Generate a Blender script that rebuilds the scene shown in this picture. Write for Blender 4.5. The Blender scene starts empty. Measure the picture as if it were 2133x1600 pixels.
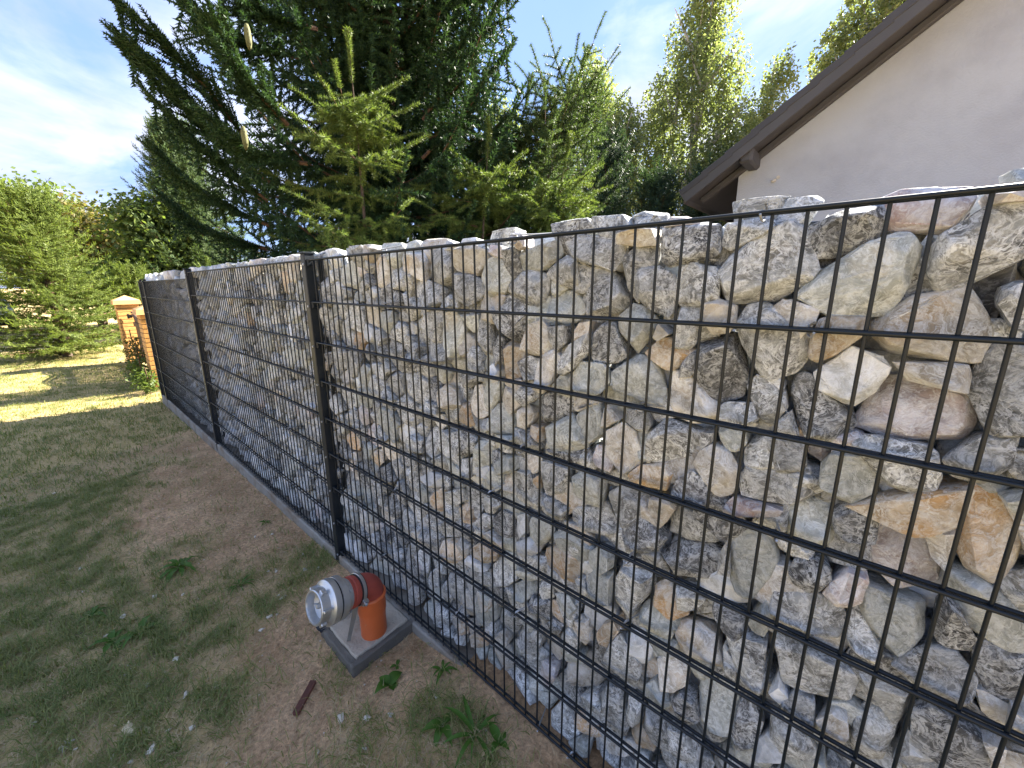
import bpy, bmesh, math, random
import numpy as np
from mathutils import Vector, Matrix, noise as mnoise

# ------------------------------------------------------------------ camera, sky, sun, exposure
sc = bpy.context.scene
COL = sc.collection
R = math.radians
SUN_AZ, SUN_EL = 16.0, 37.0            # azimuth from +Y towards +X

cam_d = bpy.data.cameras.new('camera'); cam = bpy.data.objects.new('camera', cam_d); COL.objects.link(cam)
cam_d.sensor_fit = 'HORIZONTAL'; cam_d.sensor_width = 36.0; cam_d.lens = 36*824.144/2133
cam_d.shift_x = 0.00258; cam_d.shift_y = -0.01043
cam_d.clip_start = 0.02; cam_d.clip_end = 3000
RT, DN, FW = (Vector(v) for v in ((0.75362205,0.65726905,-0.00715544),(0.13978298,-0.17089258,-0.97532376),(-0.64227293,0.73402529,-0.22066344)))
m = Matrix((RT, -DN, -FW)).transposed().to_4x4(); m.translation = (1.98619739,-0.85789401,1.54142674)
cam.matrix_world = m
sc.camera = cam

world = bpy.data.worlds.new('World'); sc.world = world; world.use_nodes = True

def nd(t, typ, **kw):
    n = t.nodes.new(typ)
    for k, v in kw.items():
        if k.startswith('_'): setattr(n, k[1:], v)
    return n
def setin(n, i, v): n.inputs[i].default_value = v
def L(t, a, ai, b, bi): t.links.new(a.outputs[ai], b.inputs[bi])

def build_sky():
    t = world.node_tree
    for n in list(t.nodes): t.nodes.remove(n)
    out = nd(t, 'ShaderNodeOutputWorld'); bg = nd(t, 'ShaderNodeBackground')
    sky = nd(t, 'ShaderNodeTexSky', _sky_type='NISHITA', _sun_disc=False, _sun_elevation=R(SUN_EL), _sun_rotation=R(SUN_AZ),
             _air_density=1.25, _dust_density=.3, _ozone_density=2.5)
    tc = nd(t, 'ShaderNodeTexCoord'); sep = nd(t, 'ShaderNodeSeparateXYZ'); L(t, tc, 'Generated', sep, 0)
    ad = nd(t, 'ShaderNodeMath', _operation='ADD'); L(t, sep, 2, ad, 0); setin(ad, 1, 0.25)
    mx = nd(t, 'ShaderNodeMath', _operation='MAXIMUM'); L(t, ad, 0, mx, 0); setin(mx, 1, 0.08)
    dx = nd(t, 'ShaderNodeMath', _operation='DIVIDE'); L(t, sep, 0, dx, 0); L(t, mx, 0, dx, 1)
    dy = nd(t, 'ShaderNodeMath', _operation='DIVIDE'); L(t, sep, 1, dy, 0); L(t, mx, 0, dy, 1)
    cb = nd(t, 'ShaderNodeCombineXYZ'); L(t, dx, 0, cb, 0); L(t, dy, 0, cb, 1); setin(cb, 2, SKY_SEED)
    no = nd(t, 'ShaderNodeTexNoise'); L(t, cb, 0, no, 'Vector'); setin(no, 'Scale', 1.35); setin(no, 'Detail', 9); setin(no, 'Roughness', .58); setin(no, 'Distortion', .35)
    rp = nd(t, 'ShaderNodeValToRGB'); L(t, no, 0, rp, 0)
    rp.color_ramp.elements[0].position = .44; rp.color_ramp.elements[0].color = (.06,.06,.06,1)
    rp.color_ramp.elements[1].position = .68; rp.color_ramp.elements[1].color = (.9,.9,.9,1)
    n2 = nd(t, 'ShaderNodeTexNoise'); L(t, cb, 0, n2, 'Vector'); setin(n2, 'Scale', 2.2); setin(n2, 'Detail', 6)
    r2 = nd(t, 'ShaderNodeValToRGB'); L(t, n2, 0, r2, 0)
    r2.color_ramp.elements[0].position = .3; r2.color_ramp.elements[0].color = (1.0,1.0,1.15,1)
    r2.color_ramp.elements[1].position = .68; r2.color_ramp.elements[1].color = (2.2,2.12,2.18,1)
    ev = nd(t, 'ShaderNodeMixRGB'); setin(ev, 0, .94); L(t, sky, 0, ev, 1); setin(ev, 2, (.42,.69,1.42,1))
    mix = nd(t, 'ShaderNodeMixRGB'); L(t, rp, 0, mix, 0); L(t, ev, 0, mix, 1); L(t, r2, 0, mix, 2)
    L(t, mix, 0, bg, 0); setin(bg, 1, 0.12); L(t, bg, 0, out, 0)
SKY_SEED = 5.3
build_sky()

sun_d = bpy.data.lights.new('sun', 'SUN'); sun_d.energy = 4.4; sun_d.angle = R(0.5); sun_d.color = (1.0, .93, .82)
sun = bpy.data.objects.new('sun', sun_d); COL.objects.link(sun)
sdir = Vector((math.sin(R(SUN_AZ))*math.cos(R(SUN_EL)), math.cos(R(SUN_AZ))*math.cos(R(SUN_EL)), math.sin(R(SUN_EL))))
sun.rotation_euler = sdir.to_track_quat('Z', 'Y').to_euler()
vs = sc.view_settings
vs.view_transform = 'Standard'; vs.look = 'None'; vs.exposure = 2.85; vs.gamma = 1.0; vs.use_curve_mapping = False

# ------------------------------------------------------------------ helpers
rng = np.random.default_rng(11)
random.seed(5)

def tag(o, label=None, cat=None, group=None, kind=None):
    if label: o['label'] = label
    if cat: o['category'] = cat
    if group: o['group'] = group
    if kind: o['kind'] = kind
    return o
def empty(name, loc=(0,0,0), rz=0.0):
    o = bpy.data.objects.new(name, None); o.empty_display_size = .1; COL.objects.link(o)
    o.location = loc; o.rotation_euler = (0,0,rz); return o
def link(name, me, parent=None, loc=None):
    o = bpy.data.objects.new(name, me); COL.objects.link(o)
    if parent is not None: o.parent = parent
    if loc is not None: o.location = loc
    return o
def np_mesh(name, V, F, mat, smooth=False, mat_idx=None, mats=None):
    """V (n,3), F (m,k) all same k"""
    V = np.asarray(V, np.float32); F = np.asarray(F, np.int32)
    me = bpy.data.meshes.new(name); k = F.shape[1]
    me.vertices.add(len(V)); me.vertices.foreach_set('co', V.ravel())
    me.loops.add(F.size); me.loops.foreach_set('vertex_index', F.ravel())
    me.polygons.add(len(F)); me.polygons.foreach_set('loop_start', np.arange(0, F.size, k, dtype=np.int32))
    if smooth: me.polygons.foreach_set('use_smooth', np.ones(len(F), bool))
    for mm in (mats or [mat]): me.materials.append(mm)
    if mat_idx is not None: me.polygons.foreach_set('material_index', np.asarray(mat_idx, np.int32))
    me.update(calc_edges=True); return me
def bm_mesh(name, bm, mat, smooth_angle=None):
    me = bpy.data.meshes.new(name); bm.normal_update(); bm.to_mesh(me); bm.free()
    for mm in (mat if isinstance(mat, (list, tuple)) else [mat]): me.materials.append(mm)
    if smooth_angle:
        me.polygons.foreach_set('use_smooth', np.ones(len(me.polygons), bool)); me.set_sharp_from_angle(angle=R(smooth_angle))
    return me
def box(bm, c, s, rot=None, bev=0.0):
    r = bmesh.ops.create_cube(bm, size=1.0); vs_ = r['verts']
    bmesh.ops.scale(bm, vec=s, verts=vs_)
    if bev:
        es = list({e for v in vs_ for e in v.link_edges})
        vs_ = bmesh.ops.bevel(bm, geom=es, offset=bev, segments=1, affect='EDGES', profile=.5)['verts']
    if rot is not None: bmesh.ops.rotate(bm, cent=(0,0,0), matrix=rot, verts=vs_)
    bmesh.ops.translate(bm, vec=c, verts=vs_); return vs_
def tube(bm, pts, rad, seg=8, cap=True):
    pts = [Vector(p) for p in pts]; rings = []
    rads = rad if isinstance(rad, (list, tuple)) else [rad]*len(pts)
    up = None
    for i, p in enumerate(pts):
        d = (pts[min(i+1, len(pts)-1)] - pts[max(i-1, 0)]).normalized()
        if up is None: up = d.orthogonal().normalized()
        up = (up - d*up.dot(d)).normalized(); sd = d.cross(up)
        rings.append([bm.verts.new(p + (up*math.cos(2*math.pi*k/seg) + sd*math.sin(2*math.pi*k/seg))*rads[i]) for k in range(seg)])
    for a, b in zip(rings, rings[1:]):
        for k in range(seg): bm.faces.new((a[k], a[(k+1)%seg], b[(k+1)%seg], b[k]))
    if cap:
        bm.faces.new(rings[0][::-1]); bm.faces.new(rings[-1])
def lathe(bm, prof, seg=40, axis=None):
    """prof: (radius, along) list, spun round local axis matrix (3x3 columns u,v,axis) + origin"""
    u, v, a, o = axis; rings = []
    for r, h in prof:
        rings.append([bm.verts.new(o + a*h + (u*math.cos(2*math.pi*k/seg)+v*math.sin(2*math.pi*k/seg))*max(r,1e-5)) for k in range(seg)])
    for A, B in zip(rings, rings[1:]):
        for k in range(seg): bm.faces.new((A[k], A[(k+1)%seg], B[(k+1)%seg], B[k]))
    return rings

# vectorised value noise
def vnoise(x, y, s=0):
    xi = np.floor(x).astype(np.int64); yi = np.floor(y).astype(np.int64); fx = x-xi; fy = y-yi
    fx = fx*fx*(3-2*fx); fy = fy*fy*(3-2*fy)
    def h(a, b):
        n = (a*374761393 + b*668265263 + s*974634777) & 0x7fffffff
        n = ((n ^ (n >> 13))*1274126177) & 0x7fffffff
        return ((n ^ (n >> 16)) & 0xffff)/65535.0
    return (h(xi,yi)*(1-fx)+h(xi+1,yi)*fx)*(1-fy)+(h(xi,yi+1)*(1-fx)+h(xi+1,yi+1)*fx)*fy
def fbm(x, y, s=0, o=4):
    r = 0; a = .5; t = 0
    for i in range(o): r = r+a*vnoise(x*2**i+17.3*i, y*2**i-9.1*i, s+i); t += a; a *= .5
    return r/t

# ------------------------------------------------------------------ materials
def new_mat(name):
    mt = bpy.data.materials.new(name); mt.use_nodes = True; t = mt.node_tree
    return mt, t, t.nodes['Principled BSDF'], t.nodes['Material Output']
def simple(name, col, rough=.6, metal=0.0, var=.12, vscale=8.0, bump=0.0, bscale=60.0, spec=.5, dirt=None, dscale=5.0, dlo=.5, dhi=.75):
    mt, t, b, o = new_mat(name)
    setin(b, 'Roughness', rough); setin(b, 'Metallic', metal); setin(b, 'Specular IOR Level', spec)
    tc = nd(t, 'ShaderNodeTexCoord'); oi = nd(t, 'ShaderNodeObjectInfo')
    ad = nd(t, 'ShaderNodeVectorMath', _operation='ADD'); L(t, tc, 'Object', ad, 0)
    sm = nd(t, 'ShaderNodeMath', _operation='MULTIPLY'); L(t, oi, 'Random', sm, 0); setin(sm, 1, 37.0); L(t, sm, 0, ad, 1)
    no = nd(t, 'ShaderNodeTexNoise'); L(t, ad, 0, no, 'Vector'); setin(no, 'Scale', vscale); setin(no, 'Detail', 5)
    mix = nd(t, 'ShaderNodeMixRGB'); L(t, no, 0, mix, 0)
    c0 = [max(0, c*(1-var*1.6)) for c in col]; c1 = [min(1, c*(1+var*1.6)) for c in col]
    setin(mix, 1, (*c0,1)); setin(mix, 2, (*c1,1)); last = mix
    if dirt:
        n2 = nd(t, 'ShaderNodeTexNoise'); L(t, ad, 0, n2, 'Vector'); setin(n2, 'Scale', dscale); setin(n2, 'Detail', 8); setin(n2, 'Roughness', .65)
        rp = nd(t, 'ShaderNodeMapRange'); L(t, n2, 0, rp, 0); setin(rp, 1, dlo); setin(rp, 2, dhi)
        m2 = nd(t, 'ShaderNodeMixRGB'); L(t, rp, 0, m2, 0); L(t, mix, 0, m2, 1); setin(m2, 2, (*dirt,1)); last = m2
    L(t, last, 0, b, 'Base Color')
    if bump:
        nb = nd(t, 'ShaderNodeTexNoise'); L(t, ad, 0, nb, 'Vector'); setin(nb, 'Scale', bscale); setin(nb, 'Detail', 6)
        bp = nd(t, 'ShaderNodeBump'); setin(bp, 'Strength', bump); setin(bp, 'Distance', .01); L(t, nb, 0, bp, 'Height'); L(t, bp, 0, b, 'Normal')
    return mt
def stone_mat(name, lo, hi, vein, vcol, tint, tamt):
    mt, t, b, o = new_mat(name); setin(b, 'Roughness', .82); setin(b, 'Specular IOR Level', .3)
    tc = nd(t, 'ShaderNodeTexCoord'); oi = nd(t, 'ShaderNodeObjectInfo'); ge = nd(t, 'ShaderNodeNewGeometry')
    s0 = nd(t, 'ShaderNodeMath', _operation='ADD'); L(t, oi, 'Random', s0, 0); L(t, ge, 'Random Per Island', s0, 1)
    s1 = nd(t, 'ShaderNodeMath', _operation='MULTIPLY'); L(t, s0, 0, s1, 0); setin(s1, 1, 53.0)
    ad = nd(t, 'ShaderNodeVectorMath', _operation='ADD'); L(t, tc, 'Object', ad, 0); L(t, s1, 0, ad, 1)
    # warp
    nw = nd(t, 'ShaderNodeTexNoise'); L(t, ad, 0, nw, 'Vector'); setin(nw, 'Scale', 16); setin(nw, 'Detail', 4)
    wm = nd(t, 'ShaderNodeVectorMath', _operation='SCALE'); L(t, nw, 'Color', wm, 0); setin(wm, 'Scale', .085)
    wv = nd(t, 'ShaderNodeVectorMath', _operation='ADD'); L(t, ad, 0, wv, 0); L(t, wm, 0, wv, 1)
    n1 = nd(t, 'ShaderNodeTexNoise'); L(t, wv, 0, n1, 'Vector'); setin(n1, 'Scale', 22); setin(n1, 'Detail', 9); setin(n1, 'Roughness', .68)
    r1 = nd(t, 'ShaderNodeMapRange'); L(t, n1, 0, r1, 0); setin(r1, 1, .40); setin(r1, 2, .60)
    m1 = nd(t, 'ShaderNodeMixRGB'); L(t, r1, 0, m1, 0); setin(m1, 1, (*lo,1)); setin(m1, 2, (*hi,1))
    # tint patches
    nt = nd(t, 'ShaderNodeTexNoise'); L(t, wv, 0, nt, 'Vector'); setin(nt, 'Scale', 9); setin(nt, 'Detail', 5)
    rt = nd(t, 'ShaderNodeMapRange'); L(t, nt, 0, rt, 0); setin(rt, 1, .62-.25*tamt); setin(rt, 2, .74-.1*tamt); setin(rt, 4, min(1, .35+tamt*.6))
    m2 = nd(t, 'ShaderNodeMixRGB'); L(t, rt, 0, m2, 0); L(t, m1, 0, m2, 1); setin(m2, 2, (*tint,1))
    # veins: two voronoi edge nets
    last = m2
    nm = nd(t, 'ShaderNodeTexNoise'); L(t, ad, 0, nm, 'Vector'); setin(nm, 'Scale', 17); setin(nm, 'Detail', 4)
    rm = nd(t, 'ShaderNodeMapRange'); L(t, nm, 0, rm, 0); setin(rm, 1, .36); setin(rm, 2, .60); setin(rm, 4, vein)
    for sc_, wd, am in ((15, .016, 1.0), (42, .036, .85)):
        nv = nd(t, 'ShaderNodeTexNoise'); L(t, wv, 0, nv, 'Vector'); setin(nv, 'Scale', sc_); setin(nv, 'Detail', 5); setin(nv, 'Roughness', .55); setin(nv, 'Distortion', .5)
        sb = nd(t, 'ShaderNodeMath', _operation='SUBTRACT'); L(t, nv, 0, sb, 0); setin(sb, 1, .5)
        ab = nd(t, 'ShaderNodeMath', _operation='ABSOLUTE'); L(t, sb, 0, ab, 0)
        rv = nd(t, 'ShaderNodeMapRange'); L(t, ab, 0, rv, 0); setin(rv, 1, 0.0); setin(rv, 2, wd); setin(rv, 3, am); setin(rv, 4, 0.0)
        mu = nd(t, 'ShaderNodeMath', _operation='MULTIPLY'); L(t, rv, 0, mu, 0); L(t, rm, 0, mu, 1)
        mv = nd(t, 'ShaderNodeMixRGB'); L(t, mu, 0, mv, 0); L(t, last, 0, mv, 1); setin(mv, 2, (*vcol,1)); last = mv
    vo = nd(t, 'ShaderNodeTexVoronoi', _feature='DISTANCE_TO_EDGE'); L(t, wv, 0, vo, 'Vector'); setin(vo, 'Scale', 38)
    rv = nd(t, 'ShaderNodeMapRange'); L(t, vo, 0, rv, 0); setin(rv, 1, 0.0); setin(rv, 2, .06); setin(rv, 3, .45); setin(rv, 4, 0.0)
    mu = nd(t, 'ShaderNodeMath', _operation='MULTIPLY'); L(t, rv, 0, mu, 0); L(t, rm, 0, mu, 1)
    mv = nd(t, 'ShaderNodeMixRGB'); L(t, mu, 0, mv, 0); L(t, last, 0, mv, 1); setin(mv, 2, (*vcol,1)); last = mv
    # fine mottling
    nf = nd(t, 'ShaderNodeTexNoise'); L(t, wv, 0, nf, 'Vector'); setin(nf, 'Scale', 85); setin(nf, 'Detail', 9); setin(nf, 'Roughness', .78)
    rf = nd(t, 'ShaderNodeMapRange'); L(t, nf, 0, rf, 0); setin(rf, 1, .49); setin(rf, 2, .58); setin(rf, 4, .35+.35*vein)
    mf = nd(t, 'ShaderNodeMixRGB'); L(t, rf, 0, mf, 0); L(t, last, 0, mf, 1); setin(mf, 2, (*[c*.85 for c in vcol],1))
    # chalky worn edges
    rw = nd(t, 'ShaderNodeMapRange'); L(t, ge, 'Pointiness', rw, 0); setin(rw, 1, .515); setin(rw, 2, .60); setin(rw, 4, .5)
    me_ = nd(t, 'ShaderNodeMixRGB'); L(t, rw, 0, me_, 0); L(t, mf, 0, me_, 1); setin(me_, 2, (*vcol,1)); mf = me_
    # per stone brightness
    fr = nd(t, 'ShaderNodeMath', _operation='FRACT'); L(t, s1, 0, fr, 0)
    rb = nd(t, 'ShaderNodeMapRange'); L(t, fr, 0, rb, 0); setin(rb, 3, .80); setin(rb, 4, 1.30)
    cool = nd(t, 'ShaderNodeVectorMath', _operation='MULTIPLY'); L(t, mf, 0, cool, 0); setin(cool, 1, (.94,1.02,1.13))
    mb = nd(t, 'ShaderNodeVectorMath', _operation='SCALE'); L(t, cool, 0, mb, 0); L(t, rb, 0, mb, 'Scale')
    L(t, mb, 0, b, 'Base Color')
    bp = nd(t, 'ShaderNodeBump'); setin(bp, 'Strength', .9); setin(bp, 'Distance', .014); L(t, n1, 0, bp, 'Height')
    bp2 = nd(t, 'ShaderNodeBump'); setin(bp2, 'Strength', .35); setin(bp2, 'Distance', .004); L(t, nf, 0, bp2, 'Height'); L(t, bp, 0, bp2, 'Normal')
    L(t, bp2, 0, b, 'Normal'); return mt
def leaf_mat(name, c0, c1, trans=.35, rough=.5, scale=3.0, tip=None, spec=.16):
    mt, t, b, o = new_mat(name); setin(b, 'Roughness', rough); setin(b, 'Specular IOR Level', spec)
    ge = nd(t, 'ShaderNodeNewGeometry'); tc = nd(t, 'ShaderNodeTexCoord')
    no = nd(t, 'ShaderNodeTexNoise'); L(t, tc, 'Object', no, 'Vector'); setin(no, 'Scale', scale); setin(no, 'Detail', 3)
    ad = nd(t, 'ShaderNodeMath', _operation='ADD'); L(t, no, 0, ad, 0); L(t, ge, 'Random Per Island', ad, 1)
    mr = nd(t, 'ShaderNodeMapRange'); L(t, ad, 0, mr, 0); setin(mr, 1, .4); setin(mr, 2, 1.5)
    mx = nd(t, 'ShaderNodeMixRGB'); L(t, mr, 0, mx, 0); setin(mx, 1, (*c0,1)); setin(mx, 2, (*c1,1)); L(t, mx, 0, b, 'Base Color')
    tr = nd(t, 'ShaderNodeBsdfTranslucent'); sc2 = nd(t, 'ShaderNodeVectorMath', _operation='MULTIPLY'); L(t, mx, 0, sc2, 0); setin(sc2, 1, (1.5,1.6,.7)); L(t, sc2, 0, tr, 0)
    ms = nd(t, 'ShaderNodeMixShader'); setin(ms, 0, trans); L(t, b, 0, ms, 1); L(t, tr, 0, ms, 2); L(t, ms, 0, o, 0); return mt

SM = {
 'g': stone_mat('stone_grey_veined', (.120,.114,.098), (.385,.370,.325), 1.0, (.84,.80,.73), (.42,.34,.21), .12),
 'd': stone_mat('stone_dark_speckled', (.046,.044,.042), (.175,.168,.152), .95, (.76,.73,.67), (.14,.115,.09), .1),
 'D': stone_mat('stone_black_slate', (.024,.022,.020), (.08,.072,.062), .25, (.36,.34,.30), (.07,.05,.035), .1),
 'l': stone_mat('stone_light_greenish', (.255,.25,.205), (.47,.455,.385), .6, (.80,.77,.69), (.47,.36,.21), .15),
 'c': stone_mat('stone_cream', (.33,.28,.21), (.64,.575,.475), .7, (.88,.83,.75), (.53,.34,.15), .4),
 'o': stone_mat('stone_ochre', (.32,.22,.12), (.58,.47,.33), .6, (.82,.76,.66), (.58,.30,.09), .65),
 'p': stone_mat('stone_pinkish', (.35,.275,.235), (.65,.57,.51), .7, (.88,.83,.77), (.47,.26,.20), .35),
 'w': stone_mat('stone_white', (.46,.445,.40), (.78,.75,.70), .6, (.90,.87,.82), (.58,.46,.31), .2),
}
KEYS = list(SM); MATS = [SM[k] for k in KEYS]
M = dict(
 rod = simple('coated_wire', (.007,.011,.015), .42, 0, .15, 30, .05, 300, .32, (.035,.037,.037), 40, .6, .85),
 post = simple('coated_post', (.011,.015,.019), .45, 0, .12, 6, .03, 200, .35, (.045,.047,.046), 18, .6, .85),
 zinc = simple('galvanised_wire', (.46,.47,.48), .45, .7, .15, 40),
 concrete = simple('concrete', (.42,.37,.29), .92, 0, .18, 9, .5, 90, .3, (.20,.15,.095), 6, .48, .7),
 edging = simple('concrete_edging', (.27,.255,.22), .93, 0, .2, 8, .5, 80, .3, (.19,.14,.09), 7, .45, .68),
 kerb = simple('grey_kerb', (.135,.125,.105), .9, 0, .2, 14, .4, 120, .3, (.17,.13,.085), 9, .55, .8),
 kg = simple('orange_pipe', (.56,.125,.035), .42, 0, .1, 12, .04, 150, .5, (.42,.26,.15), 26, .62, .8),
 elbow = simple('red_brown_pipe', (.33,.062,.040), .62, 0, .1, 9, .25, 420, .4, (.30,.13,.10), 30, .6, .85),
 alu = simple('cast_aluminium', (.58,.60,.61), .36, .85, .1, 14, .12, 160, .5, (.34,.35,.35), 9, .55, .8),
 alud = simple('cast_aluminium_inside', (.42,.43,.42), .5, .6, .2, 20, .2, 120),
 rubber = simple('black_rubber', (.012,.012,.013), .55),
 steel = simple('zinc_strap', (.50,.51,.52), .32, .9, .1, 30),
 strap = simple('weathered_bracket', (.21,.20,.17), .75, .2, .2, 22, .2, 90),
 plaster = simple('rough_plaster', (.465,.49,.54), .95, 0, .08, 1.1, .6, 55, .2, (.365,.375,.42), 1.0, .45, .75),
 roofm = simple('dark_roof_tile', (.050,.048,.052), .6, 0, .15, 5, .15, 60),
 board = simple('dark_painted_board', (.070,.067,.070), .6, 0, .12, 4, .15, 40),
 bark = simple('bark', (.085,.060,.042), .95, 0, .3, 22, .6, 50),
 twig = simple('brown_twig', (.11,.060,.030), .85, 0, .25, 40),
 birch = simple('birch_bark', (.48,.45,.41), .85, 0, .12, 5, .2, 30, .3, (.05,.045,.04), 9, .56, .62),
 cone = simple('green_cone', (.115,.115,.032), .7, 0, .2, 60, .4, 200),
 brick = simple('yellow_clinker', (.66,.35,.105), .72, 0, .12, 20, .2, 110, .4, (.40,.15,.05), 9, .55, .85),
 mortar = simple('dark_mortar', (.06,.05,.04), .95),
 cap = simple('clinker_cap', (.66,.37,.14), .6, 0, .08, 10, .1, 80),
 gate = simple('brown_gate', (.075,.045,.032), .6, 0, .25, 14, .2, 60),
 car = simple('dark_car_paint', (.012,.013,.017), .18, .2, .1, 3, 0, 10, .6),
 glass = simple('car_glass', (.05,.065,.075), .06, 0, .05, 3, 0, 10, .8),
 lamp = simple('lamp_lens', (.55,.57,.6), .12, .3, .1, 8),
 tyre = simple('tyre', (.015,.015,.015), .85),
 wood = simple('split_wood', (.62,.52,.33), .85, 0, .2, 30, .3, 120, .3, (.20,.12,.05), 20, .55, .75),
 plank = simple('red_brown_plank', (.16,.065,.045), .75, 0, .2, 35, .25, 150),
 chip = simple('limestone_chip', (.60,.54,.44), .9, 0, .2, 20, .3, 150),
 film = simple('black_plastic_film', (.028,.032,.036), .25, 0, .2, 20, .1, 80, .6),
 straw = simple('dry_straw', (.46,.35,.20), .9, 0, .3, 15),
 spruce = leaf_mat('spruce_needles', (.016,.036,.018), (.045,.085,.034), .22, .5, 1.5),
 young = leaf_mat('young_spruce_needles', (.075,.125,.032), (.165,.205,.062), .3, .45, 4),
 bluish = leaf_mat('mid_spruce_needles', (.042,.080,.036), (.110,.150,.062), .3, .5, 3),
 pine = leaf_mat('pine_needles', (.026,.052,.034), (.060,.095,.055), .25, .55, 1.5),
 fspruce = leaf_mat('far_spruce_needles', (.075,.115,.028), (.180,.220,.055), .35, .5, 1.2),
 birchl = leaf_mat('birch_leaves', (.125,.160,.085), (.225,.25,.135), .5, .4, .8),
 broad = leaf_mat('broad_leaves', (.070,.115,.032), (.155,.195,.06), .4, .45, .7),
 rust = leaf_mat('rusty_leaves', (.075,.095,.030), (.20,.155,.055), .35, .45, 1.1),
 grass = leaf_mat('grass_blades', (.120,.165,.048), (.275,.275,.105), .3, .5, 2.0),
 weed = leaf_mat('weed_leaf', (.055,.125,.020), (.105,.20,.035), .35, .4, 9),
)
# ------------------------------------------------------------------ ground
def ground_h(x, y):
    x = np.asarray(x, float); y = np.asarray(y, float)
    s = np.where(x < .2, .02*(x-.2), 0.055*np.clip((x-.68)/.35, 0, 1)); s = np.maximum(s, -.11)
    near = np.exp(-(y/.35)**2)
    h = s + .05*(fbm(x*.9, y*.9, 3, 3)-.5)*(1-near) + .022*(fbm(x*5, y*5, 5, 3)-.5)
    return h - .012
def grass_cov(x, y):
    x = np.asarray(x, float); y = np.asarray(y, float)
    c = fbm(x*1.15+3.1, y*1.5+.7, 21, 4)
    d = fbm(x*5.0, y*6.0, 31, 3)
    bias = np.clip((-y-.18)/1.1, -.15, .85)*.42
    far = np.clip((-x-2.6)/2.6, 0, 1)*.34
    near = np.clip((x-.75)/.5, 0, 1)*np.clip((-.02-y)/.15, 0, 1)*.24
    v = c*.75 + d*.25 - .53 + bias + far + near
    return np.clip(v/.20, 0, 1)

def build_ground():
    xs = np.concatenate([-np.geomspace(900, 15, 30), np.arange(-14.5, -4, .10), np.arange(-4, 3.2, .03), np.geomspace(3.3, 900, 28)])
    ys = np.concatenate([-np.geomspace(900, 5.2, 28), np.arange(-5, -2, .12), np.arange(-2, .5, .03), np.geomspace(.55, 900, 34)])
    X, Y = np.meshgrid(xs, ys); H = ground_h(X, Y)
    fade = np.exp(-np.maximum(0, np.maximum(np.abs(X+5)-12, np.abs(Y)-7))/6); H = H*fade + (1-fade)*(-.1)
    V = np.stack([X.ravel(), Y.ravel(), H.ravel()], 1)
    nx = len(xs); ny = len(ys); i = np.arange((nx-1)*(ny-1)); r = i//(nx-1); c = i % (nx-1); a = r*nx+c
    F = np.stack([a, a+1, a+nx+1, a+nx], 1)
    mt, t, b, o = new_mat('soil_and_turf'); setin(b, 'Roughness', .95); setin(b, 'Specular IOR Level', .2)
    tc = nd(t, 'ShaderNodeTexCoord'); at = nd(t, 'ShaderNodeAttribute', _attribute_name='cover')
    n1 = nd(t, 'ShaderNodeTexNoise'); L(t, tc, 'Object', n1, 'Vector'); setin(n1, 'Scale', 3.2); setin(n1, 'Detail', 9); setin(n1, 'Roughness', .62)
    r1 = nd(t, 'ShaderNodeMapRange'); L(t, n1, 0, r1, 0); setin(r1, 1, .36); setin(r1, 2, .66)
    m1 = nd(t, 'ShaderNodeMixRGB'); L(t, r1, 0, m1, 0); setin(m1, 1, (.38,.235,.12,1)); setin(m1, 2, (.67,.45,.26,1))
    n2 = nd(t, 'ShaderNodeTexNoise'); L(t, tc, 'Object', n2, 'Vector'); setin(n2, 'Scale', 55); setin(n2, 'Detail', 8); setin(n2, 'Roughness', .75)
    r2 = nd(t, 'ShaderNodeMapRange'); L(t, n2, 0, r2, 0); setin(r2, 1, .35); setin(r2, 2, .68); setin(r2, 3, .55); setin(r2, 4, 1.45)
    m2 = nd(t, 'ShaderNodeVectorMath', _operation='SCALE'); L(t, m1, 0, m2, 0); L(t, r2, 0, m2, 'Scale')
    mg = nd(t, 'ShaderNodeMixRGB'); setin(mg, 1, (.24,.18,.075,1)); setin(mg, 2, (.46,.37,.16,1)); L(t, r2, 0, mg, 0)
    mm = nd(t, 'ShaderNodeMixRGB'); cm = nd(t, 'ShaderNodeMath', _operation='MULTIPLY'); L(t, at, 'Fac', cm, 0); setin(cm, 1, .7); L(t, cm, 0, mm, 0); L(t, m2, 0, mm, 1); L(t, mg, 0, mm, 2)
    L(t, mm, 0, b, 'Base Color')
    bp = nd(t, 'ShaderNodeBump'); setin(bp, 'Strength', .8); setin(bp, 'Distance', .02); L(t, n2, 0, bp, 'Height'); L(t, bp, 0, b, 'Normal')
    me = np_mesh('ground', V, F, mt, True)
    a_ = me.attributes.new('cover', 'FLOAT', 'POINT'); a_.data.foreach_set('value', grass_cov(V[:,0], V[:,1]).astype(np.float32))
    tag(link('ground', me), kind='structure')
build_ground()

# ------------------------------------------------------------------ gabion fence
fence = tag(empty('gabion_fence'), 'stone filled gabion fence behind dark double wire mesh', 'fence')
PANELS = [(-.03, 2.55, 0.0), (-2.54, -.10, 0.0), (-5.02, -2.61, -.055), (-5.40, -5.09, -.06)]   # x0, x1, dz
TOPZ = 1.66
def panel_z(x): return 0.0 if x > -2.58 else -.057
PITCH = .05

def parse_stones():
    out = []
    for l in STONES.strip().split('\n'):
        t = l.split(); out.append((t[0], np.array([[float(v)/1000 for v in p.split(',')] for p in t[1:]])))
    return out

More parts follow.
